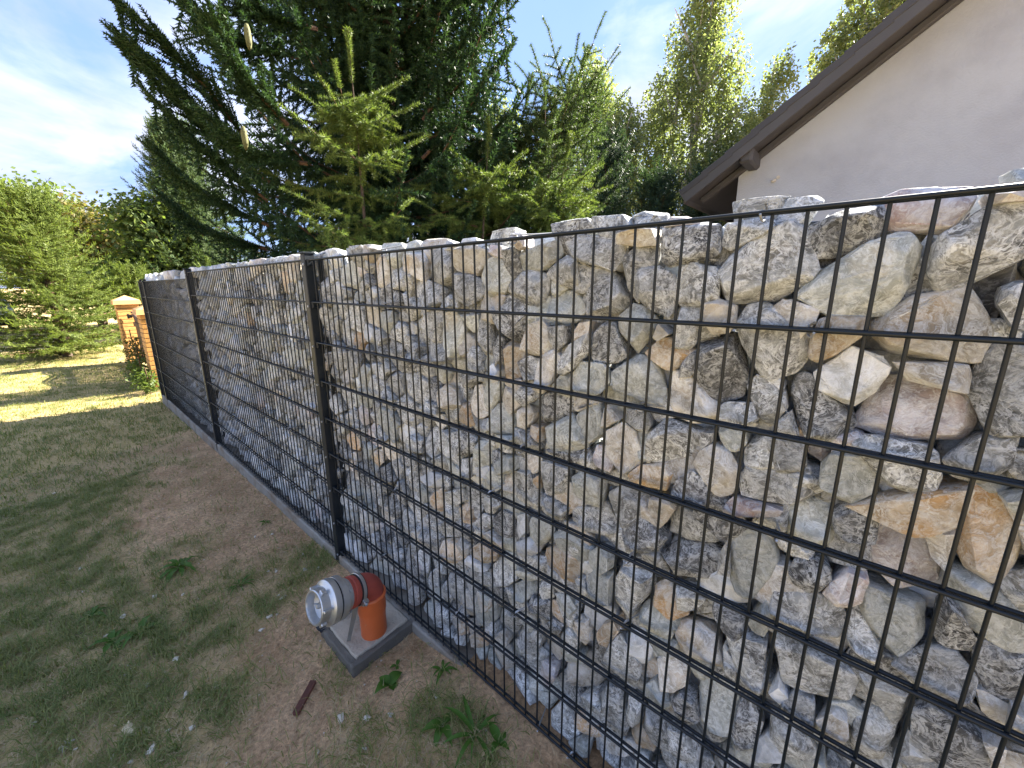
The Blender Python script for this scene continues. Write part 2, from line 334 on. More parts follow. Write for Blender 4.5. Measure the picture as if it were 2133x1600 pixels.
def rock_bm(poly, y0, depth, seed, cuts, rough=1.0, flat=.74):
    """irregular quarried block whose face outline is poly (x,z), front about y0"""
    rd = random.Random(seed); bm = bmesh.new()
    c = poly.mean(0); size = math.sqrt(max(1e-5, abs(np.sum(poly[:,0]*np.roll(poly[:,1],-1)-poly[:,1]*np.roll(poly[:,0],-1)))/2))
    ta, tb = rd.uniform(-.38,.38), rd.uniform(-.38,.38); mid = y0 + size*rd.uniform(.10,.26)
    f = rd.uniform(flat-.14, flat+.12); ox, oz = rd.uniform(-.1,.1)*size, rd.uniform(-.1,.1)*size
    for x, z in poly:
        dx, dz = x-c[0], z-c[1]
        bm.verts.new((x, mid + size*rd.uniform(-.10,.14), z))
        k = f*rd.uniform(.78,1.15)
        if rd.random() < .72: bm.verts.new((c[0]+ox+dx*k, y0 + size*.05 + ta*dx + tb*dz + size*rd.uniform(-.02,.05), c[1]+oz+dz*k))
        k = rd.uniform(.55,.9)
        bm.verts.new((c[0]+dx*k, mid + depth*rd.uniform(.7,1.0), c[1]+dz*k))
    r = bmesh.ops.convex_hull(bm, input=list(bm.verts))
    bmesh.ops.delete(bm, geom=list({g for g in r['geom_interior'] + r['geom_unused'] if isinstance(g, bmesh.types.BMVert)}), context='VERTS')
    def rehull():
        r = bmesh.ops.convex_hull(bm, input=list(bm.verts))
        bmesh.ops.delete(bm, geom=list({g for g in r['geom_interior'] + r['geom_unused'] if isinstance(g, bmesh.types.BMVert)}), context='VERTS')
    if cuts:                                   # knock fracture faces off the block
        cc = Vector((c[0], mid, c[1]))
        for _ in range(rd.choice((2,3,4,5))):
            d = Vector((rd.gauss(0,1), -abs(rd.gauss(.55,.6)), rd.gauss(0,1))).normalized()
            sup = max((v.co-cc).dot(d) for v in bm.verts)
            bmesh.ops.bisect_plane(bm, geom=bm.verts[:]+bm.edges[:]+bm.faces[:], plane_co=cc+d*sup*rd.uniform(.74,.93), plane_no=d, clear_outer=True)
            if len(bm.verts) < 6: break
            bmesh.ops.delete(bm, geom=bm.faces[:], context='FACES_ONLY'); bmesh.ops.delete(bm, geom=bm.edges[:], context='EDGES_FACES') if False else None
            co = [v.co.copy() for v in bm.verts]; bm.clear()
            for p in co: bm.verts.new(p)
            rehull()
        bmesh.ops.dissolve_limit(bm, angle_limit=R(4), verts=bm.verts[:], edges=bm.edges[:])
    ymin = min(v.co.y for v in bm.verts)
    bmesh.ops.translate(bm, vec=(0, y0-ymin, 0), verts=bm.verts)
    if cuts:
        if size > .05:
            bmesh.ops.bevel(bm, geom=list(bm.edges), offset=size*.02, segments=1, affect='EDGES', profile=.5)
        bmesh.ops.triangulate(bm, faces=bm.faces[:])
        for _ in range(cuts):
            es = [e for e in bm.edges if e.calc_length() > size*.10]
            bmesh.ops.subdivide_edges(bm, edges=es, cuts=1, smooth=0)
            bmesh.ops.triangulate(bm, faces=bm.faces[:])
        bm.normal_update(); off = Vector((seed*1.37 % 50, seed*.73 % 50, 0))
        for v in bm.verts:
            p = v.co
            n = mnoise.noise(p*22+off)*.55 + mnoise.noise(p*60+off)*.28 + abs(mnoise.noise(p*38-off))*.5 - .2
            v.co += v.normal*n*size*.036*rough
        ymin = min(v.co.y for v in bm.verts)
        if ymin < y0: bmesh.ops.translate(bm, vec=(0, y0-ymin, 0), verts=bm.verts)
    return bm, c, size

def inside(poly, p):
    x, z = p; r = False; n = len(poly)
    for i in range(n):
        a, b = poly[i], poly[(i+1) % n]
        if (a[1] > z) != (b[1] > z) and x < (b[0]-a[0])*(z-a[1])/(b[1]-a[1]+1e-12)+a[0]: r = not r
    return r

def voronoi_cells(seeds, rad, bounds):
    cells = []
    for i, s in enumerate(seeds):
        R_ = rad[i]*3.0
        poly = [np.array([s[0]+R_*math.cos(a), s[1]+R_*math.sin(a)]) for a in np.linspace(0, 2*math.pi, 13)[:-1]]
        d2 = np.sum((seeds-s)**2, 1); nb = np.argsort(d2)[1:22]
        for j in nb:
            v = seeds[j]-s; D = math.sqrt(d2[j]); t = rad[i]/(rad[i]+rad[j])*D; n = v/D; out = []
            for k in range(len(poly)):
                a, b = poly[k], poly[(k+1) % len(poly)]; da = (a-s)@n - t; db = (b-s)@n - t
                if da <= 0: out.append(a)
                if (da < 0) != (db < 0): out.append(a+(b-a)*(da/(da-db)))
            poly = out
            if len(poly) < 3: break
        if len(poly) >= 3:
            # drop near duplicate corners
            q = []
            for p in poly:
                p = np.array([min(max(p[0], bounds[0]), bounds[1]), min(max(p[1], bounds[2]), bounds[3])])
                if not q or np.linalg.norm(p-q[-1]) > .008: q.append(p)
            if len(q) >= 4:
                q = np.array(q); cv = np.linalg.eigvalsh(np.cov(q.T))
                if cv[0] > .09*cv[1] and cv[0] > 4e-5: cells.append((i, q))
    return cells

def darts(x0, x1, z0, z1, radii, tries, blocked=None, seed=1):
    r_ = np.random.default_rng(seed); P = []; Rr = []; grid = {}; g = .14
    for rad, nt in zip(radii, tries):
        for _ in range(nt):
            x = r_.uniform(x0, x1); z = r_.uniform(z0, z1); key = (int(x//g), int(z//g)); ok = True
            for a in (-1,0,1):
                for b in (-1,0,1):
                    for (px, pz, pr) in grid.get((key[0]+a, key[1]+b), ()):
                        if (px-x)**2+(pz-z)**2 < (pr+rad)**2*.88: ok = False; break
                    if not ok: break
                if not ok: break
            if ok and blocked is not None and blocked(x, z): ok = False
            if ok: grid.setdefault(key, []).append((x, z, rad)); P.append((x, z)); Rr.append(rad)
    return np.array(P), np.array(Rr)

class Pile:
    def __init__(s): s.V = []; s.F = []; s.I = []; s.n = 0
    def add(s, bm, mi):
        bm.verts.index_update(); bmesh.ops.triangulate(bm, faces=bm.faces[:])
        s.V += [v.co[:] for v in bm.verts]; s.F += [[v.index+s.n for v in f.verts] for f in bm.faces]; s.I += [mi]*len(bm.faces); s.n += len(bm.verts); bm.free()

def build_stones():
    hero = parse_stones(); hp = [h[1] for h in hero]; hc = np.array([p.mean(0) for p in hp]); hr = np.array([max(np.linalg.norm(p-p.mean(0), axis=1)) for p in hp])
    cnt = 0
    rd = random.Random(77)
    items = []          # (score, maker)
    camp = np.array(cam.matrix_world.translation)
    for i, (k, poly) in enumerate(hero):
        c = poly.mean(0); lx = poly[:,0].max()-poly[:,0].min(); lz = poly[:,1].max()-poly[:,1].min()
        poly = c + (poly-c)*1.08
        poly[:,1] = np.maximum(poly[:,1], .05)
        y0 = .013 + (rd.random()**2)*.030 + (.05 if k == 'D' else 0)
        items.append((1e9, k, poly, y0, rd.uniform(.06,.10), i+1, 2))
    def blocked(x, z):
        d = np.hypot(hc[:,0]-x, hc[:,1]-z)
        for j in np.nonzero(d < hr+.012)[0]:
            if inside(hc[j]+(hp[j]-hc[j])*(1+.010/hr[j]), (x, z)): return True
        return False
    seeds, rad = darts(-5.39, 2.62, .07, 1.67, (.060,.049,.040,.030,.021), (900,3000,7000,12000,12000), blocked, 4)
    keep = np.array([z < TOPZ+panel_z(x)+.012 for x, z in seeds]); seeds = seeds[keep]; rad = rad[keep]
    alls = np.vstack([seeds, hc]); ar = np.concatenate([rad, hr*.62])
    ks = ['g']*44+['l']*19+['d']*15+['c']*10+['o']*2+['p']*3+['w']*7
    for i, cell in voronoi_cells(alls, ar, (-5.395, 2.7, .05, 1.70)):
        if i >= len(seeds): continue
        c = seeds[i]; ctr = cell.mean(0)
        cell = ctr + (cell-ctr)*rd.uniform(.97, 1.10) + np.array([[rd.uniform(-.006,.006), rd.uniform(-.006,.006)] for _ in cell])
        trace_zone = c[0] > .55
        y0 = .014 + (rd.random()**1.6)*.04 + (.02 if trace_zone else 0)
        A = abs(np.sum(cell[:,0]*np.roll(cell[:,1],-1)-cell[:,1]*np.roll(cell[:,0],-1)))/2
        dist = np.linalg.norm(np.array([c[0], 0, c[1]])-camp); foresh = abs(camp[1])/dist
        items.append((A*foresh/dist**2*(.4 if trace_zone else 1), rd.choice(ks), cell, y0, rd.uniform(.05,.09), 1000+i, 2 if dist < 2.6 else (1 if dist < 3.6 else 0)))
    items.sort(key=lambda q: -q[0])
    rest = Pile()
    for n, (s, k, poly, y0, dp, seed, cuts) in enumerate(items):
        bm, c, size = rock_bm(poly, y0, dp, seed, cuts)
        if n < 300:
            o = Vector((c[0], y0+.04, c[1])); bmesh.ops.translate(bm, vec=-o, verts=bm.verts)
            link('stone', bm_mesh('stone', bm, SM[k], 24), fence, o)
        else: rest.add(bm, KEYS.index(k))
    # deeper layers
    for layer, (ya, yb, sd) in enumerate(((.085,.105,9),(.15,.165,19))):
        s2, r2 = darts(-5.38, 2.75, .09, 1.66, (.062,.05,.04), (1500,4000,5000), None, sd)
        for i, cell in voronoi_cells(s2, r2, (-5.38, 2.8, .06, 1.68)):
            if cell[:,1].max() > TOPZ+panel_z(s2[i][0])+(.03 if layer else .0): cell = cell - np.array([0, .04])
            ctr = cell.mean(0); bm, c, sz = rock_bm(ctr+(cell-ctr)*.93, rd.uniform(ya, yb), .05, 5000+i+layer*3000, 0)
            rest.add(bm, KEYS.index(rd.choice(ks)))
    # stones heaped along the top, a little proud of the upper rod
    for i in range(88):
        x = -5.3+i*.0915+rd.uniform(-.03,.03)
        if x > 1.0 or (x > .6 and rd.random() < .6): continue
        z = TOPZ+panel_z(x)+rd.uniform(-.052,-.012); a = rd.uniform(.030,.055); b = rd.uniform(.030,.044)
        poly = np.array([[x+a*math.cos(t)*rd.uniform(.8,1.1), z+b*math.sin(t)*rd.uniform(.8,1.1)] for t in np.linspace(0, 2*math.pi, 9)[:-1]])
        bm, c, sz = rock_bm(poly, rd.uniform(.05,.12), .06, 9000+i, 1); rest.add(bm, KEYS.index(rd.choice(ks+['w','c','p']*8)))
    me = np_mesh('stone_fill', rest.V, rest.F, None, False, rest.I, MATS)
    tag(link('stone_fill', me, fence), kind='stuff')
STONES = '''
p 1987,1670 2014,1683 2050,1681 2089,1675 2098,1659 2098,1641 2086,1623 2078,1612 2057,1616 2018,1615 1993,1638
g 2107,1645 2128,1649 2140,1646 2157,1580 2148,1572 2129,1560 2107,1540 2086,1522 2071,1529 2058,1556 2055,1589 2066,1608 2091,1628
l 1900,1521 1924,1559 1962,1581 1979,1599 2015,1614 2046,1608 2049,1598 2049,1568 2032,1532 2023,1488 1957,1482 1924,1500
d 1901,1598 1900,1641 1933,1657 1990,1660 1997,1638 1992,1611 1968,1591 1938,1581 1907,1584
g 1766,1566 1780,1604 1796,1620 1841,1615 1848,1621 1872,1648 1893,1641 1900,1593 1922,1562 1912,1545 1881,1527 1864,1509 1790,1501 1773,1527
c 2005,1442 2005,1473 2025,1490 2051,1516 2078,1521 2103,1532 2120,1509 2133,1483 2139,1454 2131,1423 2103,1420 2072,1409 2035,1418
g 2134,1509 2137,1532 2153,1543 2164,1510 2172,1466 2154,1476 2144,1495
D 2107,1532 2149,1567 2153,1543 2137,1532 2134,1509 2147,1484 2137,1469 2120,1509
c 1852,1478 1877,1509 1892,1509 1933,1492 1930,1471 1911,1437 1857,1459
g 1807,1460 1820,1492 1852,1505 1858,1455 1911,1433 1923,1452 1927,1405 1912,1376 1876,1357 1858,1364 1844,1395 1821,1417
o 1929,1413 1929,1446 1938,1476 1951,1482 1996,1482 1998,1452 1966,1417 1943,1398
w 1942,1378 1988,1430 2026,1417 2038,1402 2037,1388 2027,1355 2005,1327 1989,1329 1955,1349
c 2041,1412 2074,1410 2103,1418 2122,1416 2127,1401 2127,1376 2108,1386 2064,1383
g 2132,1405 2136,1451 2156,1453 2168,1457 2181,1455 2204,1327 2177,1314 2163,1317 2150,1336 2131,1374
p 2099,1659 2115,1660 2133,1660 2140,1646 2107,1645
D 1907,1582 1938,1581 1976,1590 1945,1565 1924,1559
p 2006,1282 2020,1320 2033,1369 2051,1381 2079,1377 2111,1372 2133,1364 2149,1325 2150,1313 2139,1291 2109,1287 2069,1276 2046,1279
d 1906,1356 1928,1373 1947,1366 1955,1352 1995,1322 2011,1307 2007,1280 1996,1254 1965,1250 1944,1252 1923,1295
g 2006,1264 2025,1281 2057,1274 2094,1281 2112,1272 2123,1244 2119,1211 2093,1196 2069,1196 2031,1237
l 1979,1177 1976,1213 1988,1234 2031,1237 2053,1214 2053,1179 2022,1148 1999,1147 1986,1163
g 2122,1261 2137,1286 2156,1308 2193,1317 2193,1276 2177,1255 2167,1231 2137,1238
o 2020,1143 2059,1174 2092,1190 2128,1214 2156,1224 2158,1186 2149,1161 2125,1132 2110,1121 2075,1137 2054,1156
o 2162,1108 2159,1158 2159,1208 2164,1225 2187,1219 2214,1196 2225,1157 2226,1106 2221,1081 2206,1065 2180,1080
p 2045,1067 2069,1127 2100,1121 2119,1125 2132,1097 2150,1076 2159,1046 2158,1025 2135,989 2110,989 2087,1004 2058,1031
l 1928,1107 1960,1123 1997,1121 2009,1075 2010,1028 1990,1009 1943,1027 1931,1067
d 2002,1115 2028,1150 2053,1160 2066,1141 2067,1082 2052,1078 2034,1066 2011,1081
g 1887,1233 1894,1235 1946,1236 1954,1193 1922,1170 1899,1167
g 1896,1157 1928,1172 1951,1192 1973,1187 1987,1155 1960,1126 1923,1105 1903,1101
g 1896,1277 1916,1298 1934,1254 1896,1248
c 2124,1124 2146,1153 2158,1150 2158,1110 2160,1066 2139,1085
l 2187,1219 2207,1236 2220,1225 2225,1197 2214,1196
d 1953,956 1960,993 1996,1011 2016,1004 2019,983 2000,935 1978,932 1957,939
p 2010,941 2019,978 2045,1023 2066,1017 2069,1002 2065,965 2051,945 2026,932
l 2061,941 2068,984 2106,981 2131,984 2153,985 2152,940 2145,896 2121,861 2100,876 2083,900
g 1930,869 1935,917 1964,934 2003,937 2041,932 2051,898 2056,845 2016,840 1962,839 1933,840
g 2058,874 2053,926 2060,940 2086,898 2106,876 2111,857 2100,840 2065,842
d 2161,949 2159,989 2165,1021 2181,1011 2194,981 2205,972 2204,939 2190,929 2171,931
l 2159,1072 2181,1076 2206,1064 2212,1042 2243,1032 2256,1026 2264,980 2254,969 2237,967 2210,967 2191,986 2176,1012
d 2215,911 2209,947 2214,966 2242,963 2255,965 2266,966 2275,916 2268,890 2257,872 2234,877 2224,897
g 2123,861 2144,899 2166,928 2192,926 2211,908 2219,898 2218,855 2208,843 2171,837 2147,849
g 1946,765 1951,811 1999,814 2048,810 2084,794 2078,750 2064,716 2037,706 2007,702 1971,710 1953,734
g 2069,812 2104,815 2136,813 2152,813 2152,743 2144,726 2125,747 2104,772
d 2158,794 2181,819 2205,818 2238,813 2254,771 2253,749 2207,706 2170,731
g 2086,651 2104,729 2126,738 2150,726 2145,687 2144,636 2110,607
c 2038,670 2062,711 2081,708 2088,674 2084,639 2060,627
c 2220,891 2234,877 2258,869 2260,830 2239,831 2228,859
c 2238,809 2261,814 2263,781 2253,776
g 1962,597 1983,610 2033,606 2049,583 2043,532 1993,522 1967,555
g 1978,650 1997,699 2030,705 2040,640 2017,624 1995,632
w 1955,670 1966,717 1989,681 1977,655
c 2258,881 2271,876 2285,865 2283,839 2262,835
g 2165,731 2207,706 2174,668 2155,653 2163,706
d 1646,1574 1640,1616 1642,1654 1667,1659 1727,1657 1760,1654 1769,1608 1745,1588 1694,1584
p 1643,1670 1657,1678 1686,1677 1714,1668 1715,1659 1641,1658
g 1441,1510 1437,1535 1468,1579 1495,1583 1539,1554 1568,1507 1559,1483 1501,1459 1449,1459
g 1595,1508 1589,1553 1602,1571 1639,1576 1675,1556 1680,1522 1677,1479 1657,1458 1628,1477
g 1676,1492 1681,1535 1683,1568 1710,1580 1754,1570 1765,1554 1768,1503 1730,1493 1690,1488
c 1743,1465 1742,1498 1771,1507 1804,1496 1805,1464 1796,1443 1767,1437
l 1534,1453 1579,1491 1608,1485 1634,1459 1632,1422 1596,1373 1570,1387 1540,1439
o 1610,1387 1637,1413 1682,1421 1698,1391 1731,1395 1714,1357 1675,1345 1641,1366
g 1681,1435 1690,1488 1735,1489 1739,1447 1733,1417 1711,1388 1689,1395
d 1736,1387 1745,1422 1789,1442 1805,1431 1827,1397 1834,1344 1829,1309 1801,1287 1774,1290 1738,1315 1731,1350
l 1537,1307 1541,1334 1596,1373 1631,1367 1652,1339 1672,1294 1667,1264 1644,1250 1604,1257 1577,1262 1544,1277
l 1411,1277 1454,1338 1529,1340 1537,1297 1516,1267 1481,1249 1425,1256
d 1705,1335 1708,1365 1734,1404 1735,1351 1728,1341
c 1678,1310 1688,1344 1732,1337 1747,1312 1803,1269 1786,1243 1737,1231 1674,1241
g 1837,1332 1852,1359 1876,1355 1901,1335 1908,1304 1884,1257 1861,1278
g 1382,1647 1418,1659 1513,1656 1550,1640 1549,1567 1523,1573 1467,1589 1432,1595 1389,1622
c 1544,1649 1587,1658 1633,1656 1635,1621 1594,1621 1545,1631
g 1547,1590 1556,1617 1590,1622 1631,1617 1634,1583 1593,1566 1588,1494 1568,1503
d 1476,1368 1486,1420 1507,1447 1535,1444 1570,1382 1581,1369 1540,1341 1489,1343
g 1764,1612 1764,1650 1788,1657 1815,1658 1844,1653 1855,1631 1829,1617 1799,1623 1780,1604
g 1383,1363 1469,1414 1476,1378 1429,1324 1411,1305 1377,1317
c 1642,1418 1653,1451 1677,1430 1656,1414
w 1873,1354 1891,1365 1900,1343 1886,1328
o 1414,1394 1438,1438 1473,1445 1472,1414 1433,1384
c 1538,1108 1538,1164 1576,1195 1609,1181 1627,1138 1629,1102 1584,1059 1555,1073
g 1639,1110 1661,1158 1653,1192 1680,1224 1721,1219 1757,1209 1764,1177 1749,1149 1706,1125
c 1754,1140 1768,1178 1798,1206 1823,1190 1840,1167 1842,1121 1833,1090 1814,1083 1792,1094
l 1434,1179 1482,1223 1503,1230 1520,1192 1522,1137 1487,1110 1467,1146
p 1485,1092 1505,1115 1529,1116 1554,1078 1544,1046 1508,1052
o 1590,1050 1630,1096 1692,1121 1713,1102 1693,1048 1644,1041 1612,1046
d 1703,1051 1723,1090 1756,1126 1783,1110 1794,1075 1811,1072 1797,1046 1741,1040
g 1852,1162 1847,1210 1866,1235 1896,1241 1942,1240 1944,1199 1934,1175 1891,1166
g 1848,1133 1856,1163 1899,1163 1936,1180 1956,1195 1973,1142 1945,1114 1906,1103 1855,1098
p 1817,1054 1841,1093 1892,1098 1927,1098 1919,1081 1874,1068 1838,1048
g 1703,926 1704,971 1721,1002 1766,1013 1808,1021 1832,1001 1830,964 1799,936 1752,911 1719,906
l 1435,934 1436,998 1465,1026 1515,1031 1529,988 1526,938 1476,924
g 1538,943 1542,980 1586,1020 1656,1012 1654,978 1593,905 1576,886
c 1656,979 1661,1020 1690,1031 1724,1017 1704,971 1682,933
d 1590,855 1592,911 1639,955 1682,933 1704,915 1682,870 1597,834
l 1841,934 1841,1020 1893,1028 1901,1022 1933,1019 1935,947 1930,896 1898,847 1875,843 1851,882
d 1692,869 1729,910 1799,934 1829,933 1833,893 1807,852 1736,823
g 1828,948 1837,978 1848,953 1853,904 1829,896
g 1431,847 1436,915 1526,938 1571,883 1567,844 1499,831
g 1589,1235 1635,1244 1652,1212 1644,1190 1618,1189 1586,1208
g 1783,1280 1808,1296 1851,1302 1864,1271 1857,1252 1824,1253 1797,1251
l 1795,1232 1844,1236 1850,1215 1838,1187 1819,1188 1802,1207
d 1756,1218 1788,1222 1786,1202 1767,1183
c 1524,1226 1535,1234 1570,1204 1532,1173 1520,1176
l 1374,788 1432,820 1507,796 1503,734 1448,733 1383,749
l 1507,796 1531,821 1581,813 1577,767 1536,732 1502,760
g 1587,804 1648,829 1705,830 1708,796 1647,761 1595,764
c 1401,254 1430,358 1531,402 1578,394 1573,368 1522,276 1480,244 1434,239
o 1691,718 1694,781 1717,809 1743,792 1770,756 1772,733 1741,701 1721,694
l 1815,526 1819,585 1848,609 1896,606 1907,544 1905,487 1878,443 1853,464 1824,482
c 1751,665 1764,716 1801,723 1838,719 1859,682 1863,638 1801,627 1772,624
d 1817,791 1828,819 1891,810 1902,774 1885,746 1856,754
g 1861,741 1896,759 1935,727 1947,687 1945,636 1915,627 1894,663
w 1616,558 1639,615 1686,594 1708,590 1696,535 1653,499 1628,518
l 1650,635 1662,694 1687,728 1727,686 1740,651 1732,620 1689,622
c 1714,582 1734,602 1784,596 1789,543 1759,485 1722,475
l 1675,429 1710,492 1744,467 1761,454 1738,413 1700,401
d 1760,473 1781,517 1815,520 1830,468 1808,442 1778,442
g 1556,308 1585,378 1623,387 1649,268 1639,221 1587,218
o 1456,132 1467,163 1533,185 1563,148 1536,114 1484,107
g 1640,320 1647,392 1688,398 1687,333 1660,286
g 1692,301 1695,383 1750,390 1774,363 1763,303 1720,276
o 1651,239 1677,309 1726,281 1718,222 1672,198
g 1571,717 1594,782 1676,807 1685,764 1655,715 1626,639 1583,658
l 1485,669 1516,734 1572,751 1576,668 1547,633 1500,643
o 1541,542 1562,590 1597,620 1611,602 1572,506 1546,509
l 1386,576 1438,599 1468,574 1449,495 1419,513
g 1565,458 1583,535 1612,583 1634,516 1675,506 1657,429 1596,430
g 1742,808 1783,821 1811,809 1784,758 1752,750
g 1388,115 1435,198 1453,129 1492,105 1455,44 1390,1
c 1536,114 1628,194 1683,217 1675,155 1547,40
d 1906,596 1936,581 1954,557 1947,478 1910,436 1897,474 1912,537
w 1948,510 1964,543 1995,537 1996,497 1946,453
g 1487,242 1536,291 1558,255 1532,208 1496,209
g 1761,386 1821,401 1844,369 1800,305 1772,326
c 1459,524 1510,564 1526,503 1486,467
l 1455,36 1507,111 1536,114 1532,34 1465,-8
d 1843,480 1875,478 1880,425 1854,407
g 1859,717 1889,670 1889,635 1863,638 1858,687
d 1894,774 1939,789 1941,737 1919,732
l 1899,804 1925,878 1941,837 1931,791 1912,792
g 804,1587 810,1654 874,1660 951,1651 955,1588 937,1544 864,1532 814,1550
w 886,1664 900,1685 938,1682 974,1666 963,1655 889,1654
c 963,1588 967,1659 1065,1657 1104,1642 1103,1602 1075,1562 1013,1577
w 985,1663 1004,1682 1060,1682 1079,1668 1072,1653 1003,1655
g 962,1510 966,1583 1013,1577 1068,1558 1094,1520 1086,1492 1023,1472 972,1495
l 1085,1557 1116,1610 1136,1625 1172,1608 1201,1556 1177,1512 1139,1496 1107,1511
l 1225,1627 1280,1648 1331,1658 1365,1646 1370,1615 1332,1586 1306,1575 1241,1580
p 1117,1650 1124,1656 1167,1651 1172,1617 1123,1625
p 1208,1671 1225,1682 1253,1679 1263,1661 1264,1637 1236,1634
d 1169,1604 1179,1646 1225,1651 1230,1606 1241,1576 1207,1556 1178,1582
g 1186,1525 1241,1572 1280,1579 1337,1562 1333,1522 1313,1472 1264,1483 1206,1499
g 1332,1566 1356,1600 1385,1612 1426,1598 1432,1549 1424,1522 1391,1530 1352,1542
l 1326,1456 1325,1506 1348,1522 1392,1526 1434,1515 1440,1473 1422,1445 1389,1427 1360,1433
d 1118,1456 1145,1494 1206,1508 1280,1480 1280,1454 1272,1415 1235,1367 1193,1366 1143,1411
c 1250,1350 1264,1388 1281,1424 1323,1443 1350,1420 1363,1375 1341,1347 1298,1340
o 1166,1270 1168,1356 1193,1370 1241,1349 1252,1319 1229,1274 1204,1222 1172,1222
g 729,1507 733,1551 797,1556 888,1529 884,1468 850,1459 771,1470
g 749,1385 769,1442 849,1451 872,1425 858,1343 822,1326 780,1365
l 870,1393 890,1442 962,1450 997,1401 970,1316 937,1281 891,1330
l 977,1440 1057,1444 1063,1405 1026,1383 1005,1397
g 1049,1404 1064,1444 1098,1446 1116,1380 1129,1333 1115,1307 1073,1312
d 1129,1343 1156,1383 1174,1376 1167,1304 1141,1291
d 1229,1307 1275,1335 1309,1326 1298,1270 1252,1254
c 1309,1330 1371,1363 1392,1340 1363,1271 1337,1236 1301,1239
g 1379,1330 1415,1380 1473,1413 1477,1370 1431,1316 1403,1299 1377,1304
g 1355,1424 1408,1432 1410,1387 1386,1360 1360,1391
g 976,1275 1002,1340 1053,1335 1073,1302 1070,1225 982,1238
g 745,1293 761,1357 814,1345 898,1320 904,1277 860,1249 761,1259
g 893,1478 919,1512 972,1495 971,1465 883,1457
g 671,1507 689,1585 736,1578 721,1529 677,1478
c 680,1590 707,1659 780,1655 803,1623 788,1556 744,1562
g 675,1273 710,1324 747,1310 742,1257 672,1252
w 1120,1278 1141,1296 1157,1273 1146,1232
d 1296,1134 1296,1187 1321,1233 1404,1248 1444,1212 1416,1180 1355,1139 1316,1127
l 1331,1076 1330,1119 1376,1148 1416,1180 1431,1170 1471,1131 1477,1102 1419,1072 1334,1057
c 810,1125 818,1168 863,1181 921,1162 947,1116 900,1087 838,1083
g 658,1116 707,1198 765,1195 789,1151 753,1071 675,1081
o 915,1064 947,1116 992,1131 1014,1097 1019,1054 980,1038 923,1042
l 1071,1131 1077,1206 1113,1239 1163,1240 1159,1199 1117,1135 1096,1128
c 1016,1141 1033,1198 1063,1208 1067,1130 1103,1121 1058,1085 1036,1091
l 1108,1070 1110,1123 1138,1155 1165,1165 1177,1132 1203,1118 1215,1075 1163,1057
c 1165,1180 1179,1233 1204,1232 1234,1174 1203,1138 1177,1143
d 1225,1206 1246,1234 1315,1241 1310,1213 1264,1178 1234,1184
c 1225,1098 1228,1153 1264,1180 1288,1156 1282,1131 1240,1087
l 1016,874 1023,952 1055,1007 1107,1015 1127,971 1075,922 1058,867
l 1126,938 1175,991 1214,992 1227,959 1201,935 1132,907
l 1084,868 1093,899 1126,927 1160,916 1167,874 1124,841 1091,841
c 1252,999 1264,1023 1317,1028 1318,979 1289,959
g 1330,972 1329,1017 1421,1017 1422,955 1370,906 1336,914
o 1292,942 1318,969 1319,918
d 911,998 987,1034 1040,1008 1031,966 965,917 909,955
g 825,970 850,1001 902,977 965,917 955,884 878,879 826,914
w 688,745 748,785 845,805 852,761 782,723 712,725
o 781,709 842,751 856,684 834,648 788,671
g 1174,904 1208,937 1283,962 1313,864 1296,830 1213,830
g 709,914 755,977 840,980 814,885 784,863 716,883
g 857,697 888,762 959,794 965,739 902,695
d 1340,1054 1419,1068 1477,1093 1473,1066 1435,1036 1351,1043
o 1282,1092 1288,1123 1316,1120 1317,1072
o 919,683 956,723 1005,724 1002,647 951,631 917,642
g 1035,1074 1095,1098 1108,1064 1079,1041 1027,1050
g 600,891 648,924 709,914 704,859 617,841
g 1336,899 1381,906 1424,893 1399,847 1343,844
g 1071,792 1102,822 1159,814 1129,762 1077,741
g 775,1100 830,1093 827,1056 762,1054
l 1129,1053 1215,1065 1202,1025 1149,1021
g 973,1221 1020,1244 1064,1234 1018,1193 971,1188
g 965,911 1022,935 1011,854 970,847
o 1330,671 1339,709 1373,737 1429,738 1476,726 1473,682 1437,636 1376,623
l 1278,718 1277,796 1308,819 1366,823 1372,784 1339,736 1303,702
d 1127,672 1121,729 1158,780 1206,782 1212,711 1185,681
w 1229,637 1226,688 1278,729 1315,730 1315,692 1271,653
o 1019,551 1025,593 1065,612 1133,601 1125,566 1071,532 1031,538
g 1085,481 1102,542 1155,594 1177,593 1211,568 1211,519 1168,476 1107,455
l 1178,438 1197,493 1252,542 1304,548 1310,523 1252,457 1203,427
g 1384,753 1389,812 1432,816 1479,793 1476,746 1434,740 1401,740
l 1022,310 1042,383 1122,404 1120,309 1087,260 1037,241 1012,268
c 1024,359 1033,385 1114,393 1113,352 1072,313
o 816,451 824,505 901,535 943,480 896,435 828,421
g 662,422 679,482 756,524 804,496 800,436 716,417
c 920,537 939,573 990,564 988,509 944,487
w 979,498 997,527 1062,521 1085,501 1045,486
g 809,286 863,368 929,375 952,303 903,229 846,247
g 1119,288 1128,355 1224,396 1245,352 1187,267 1134,243
d 1285,453 1304,507 1366,538 1373,467 1330,439
g 1383,537 1394,583 1466,582 1467,545 1447,487 1413,488
c 1464,487 1472,548 1504,552 1526,518 1512,486 1481,470
g 727,30 747,148 801,174 860,157 825,79 770,35
o 970,93 972,140 1018,182 1068,184 1067,148 1006,100
g 874,65 916,124 953,127 951,80 901,21
g 1231,290 1245,339 1318,401 1325,344 1306,286 1252,253
g 1310,558 1328,591 1376,607 1377,556 1335,526
g 1484,652 1488,701 1525,741 1542,705 1540,643 1500,635
g 923,435 969,480 1077,483 1107,441 1075,416 1001,415
g 1431,846 1435,897 1474,918 1481,863 1472,834
o 917,140 928,185 965,195 972,155 934,122
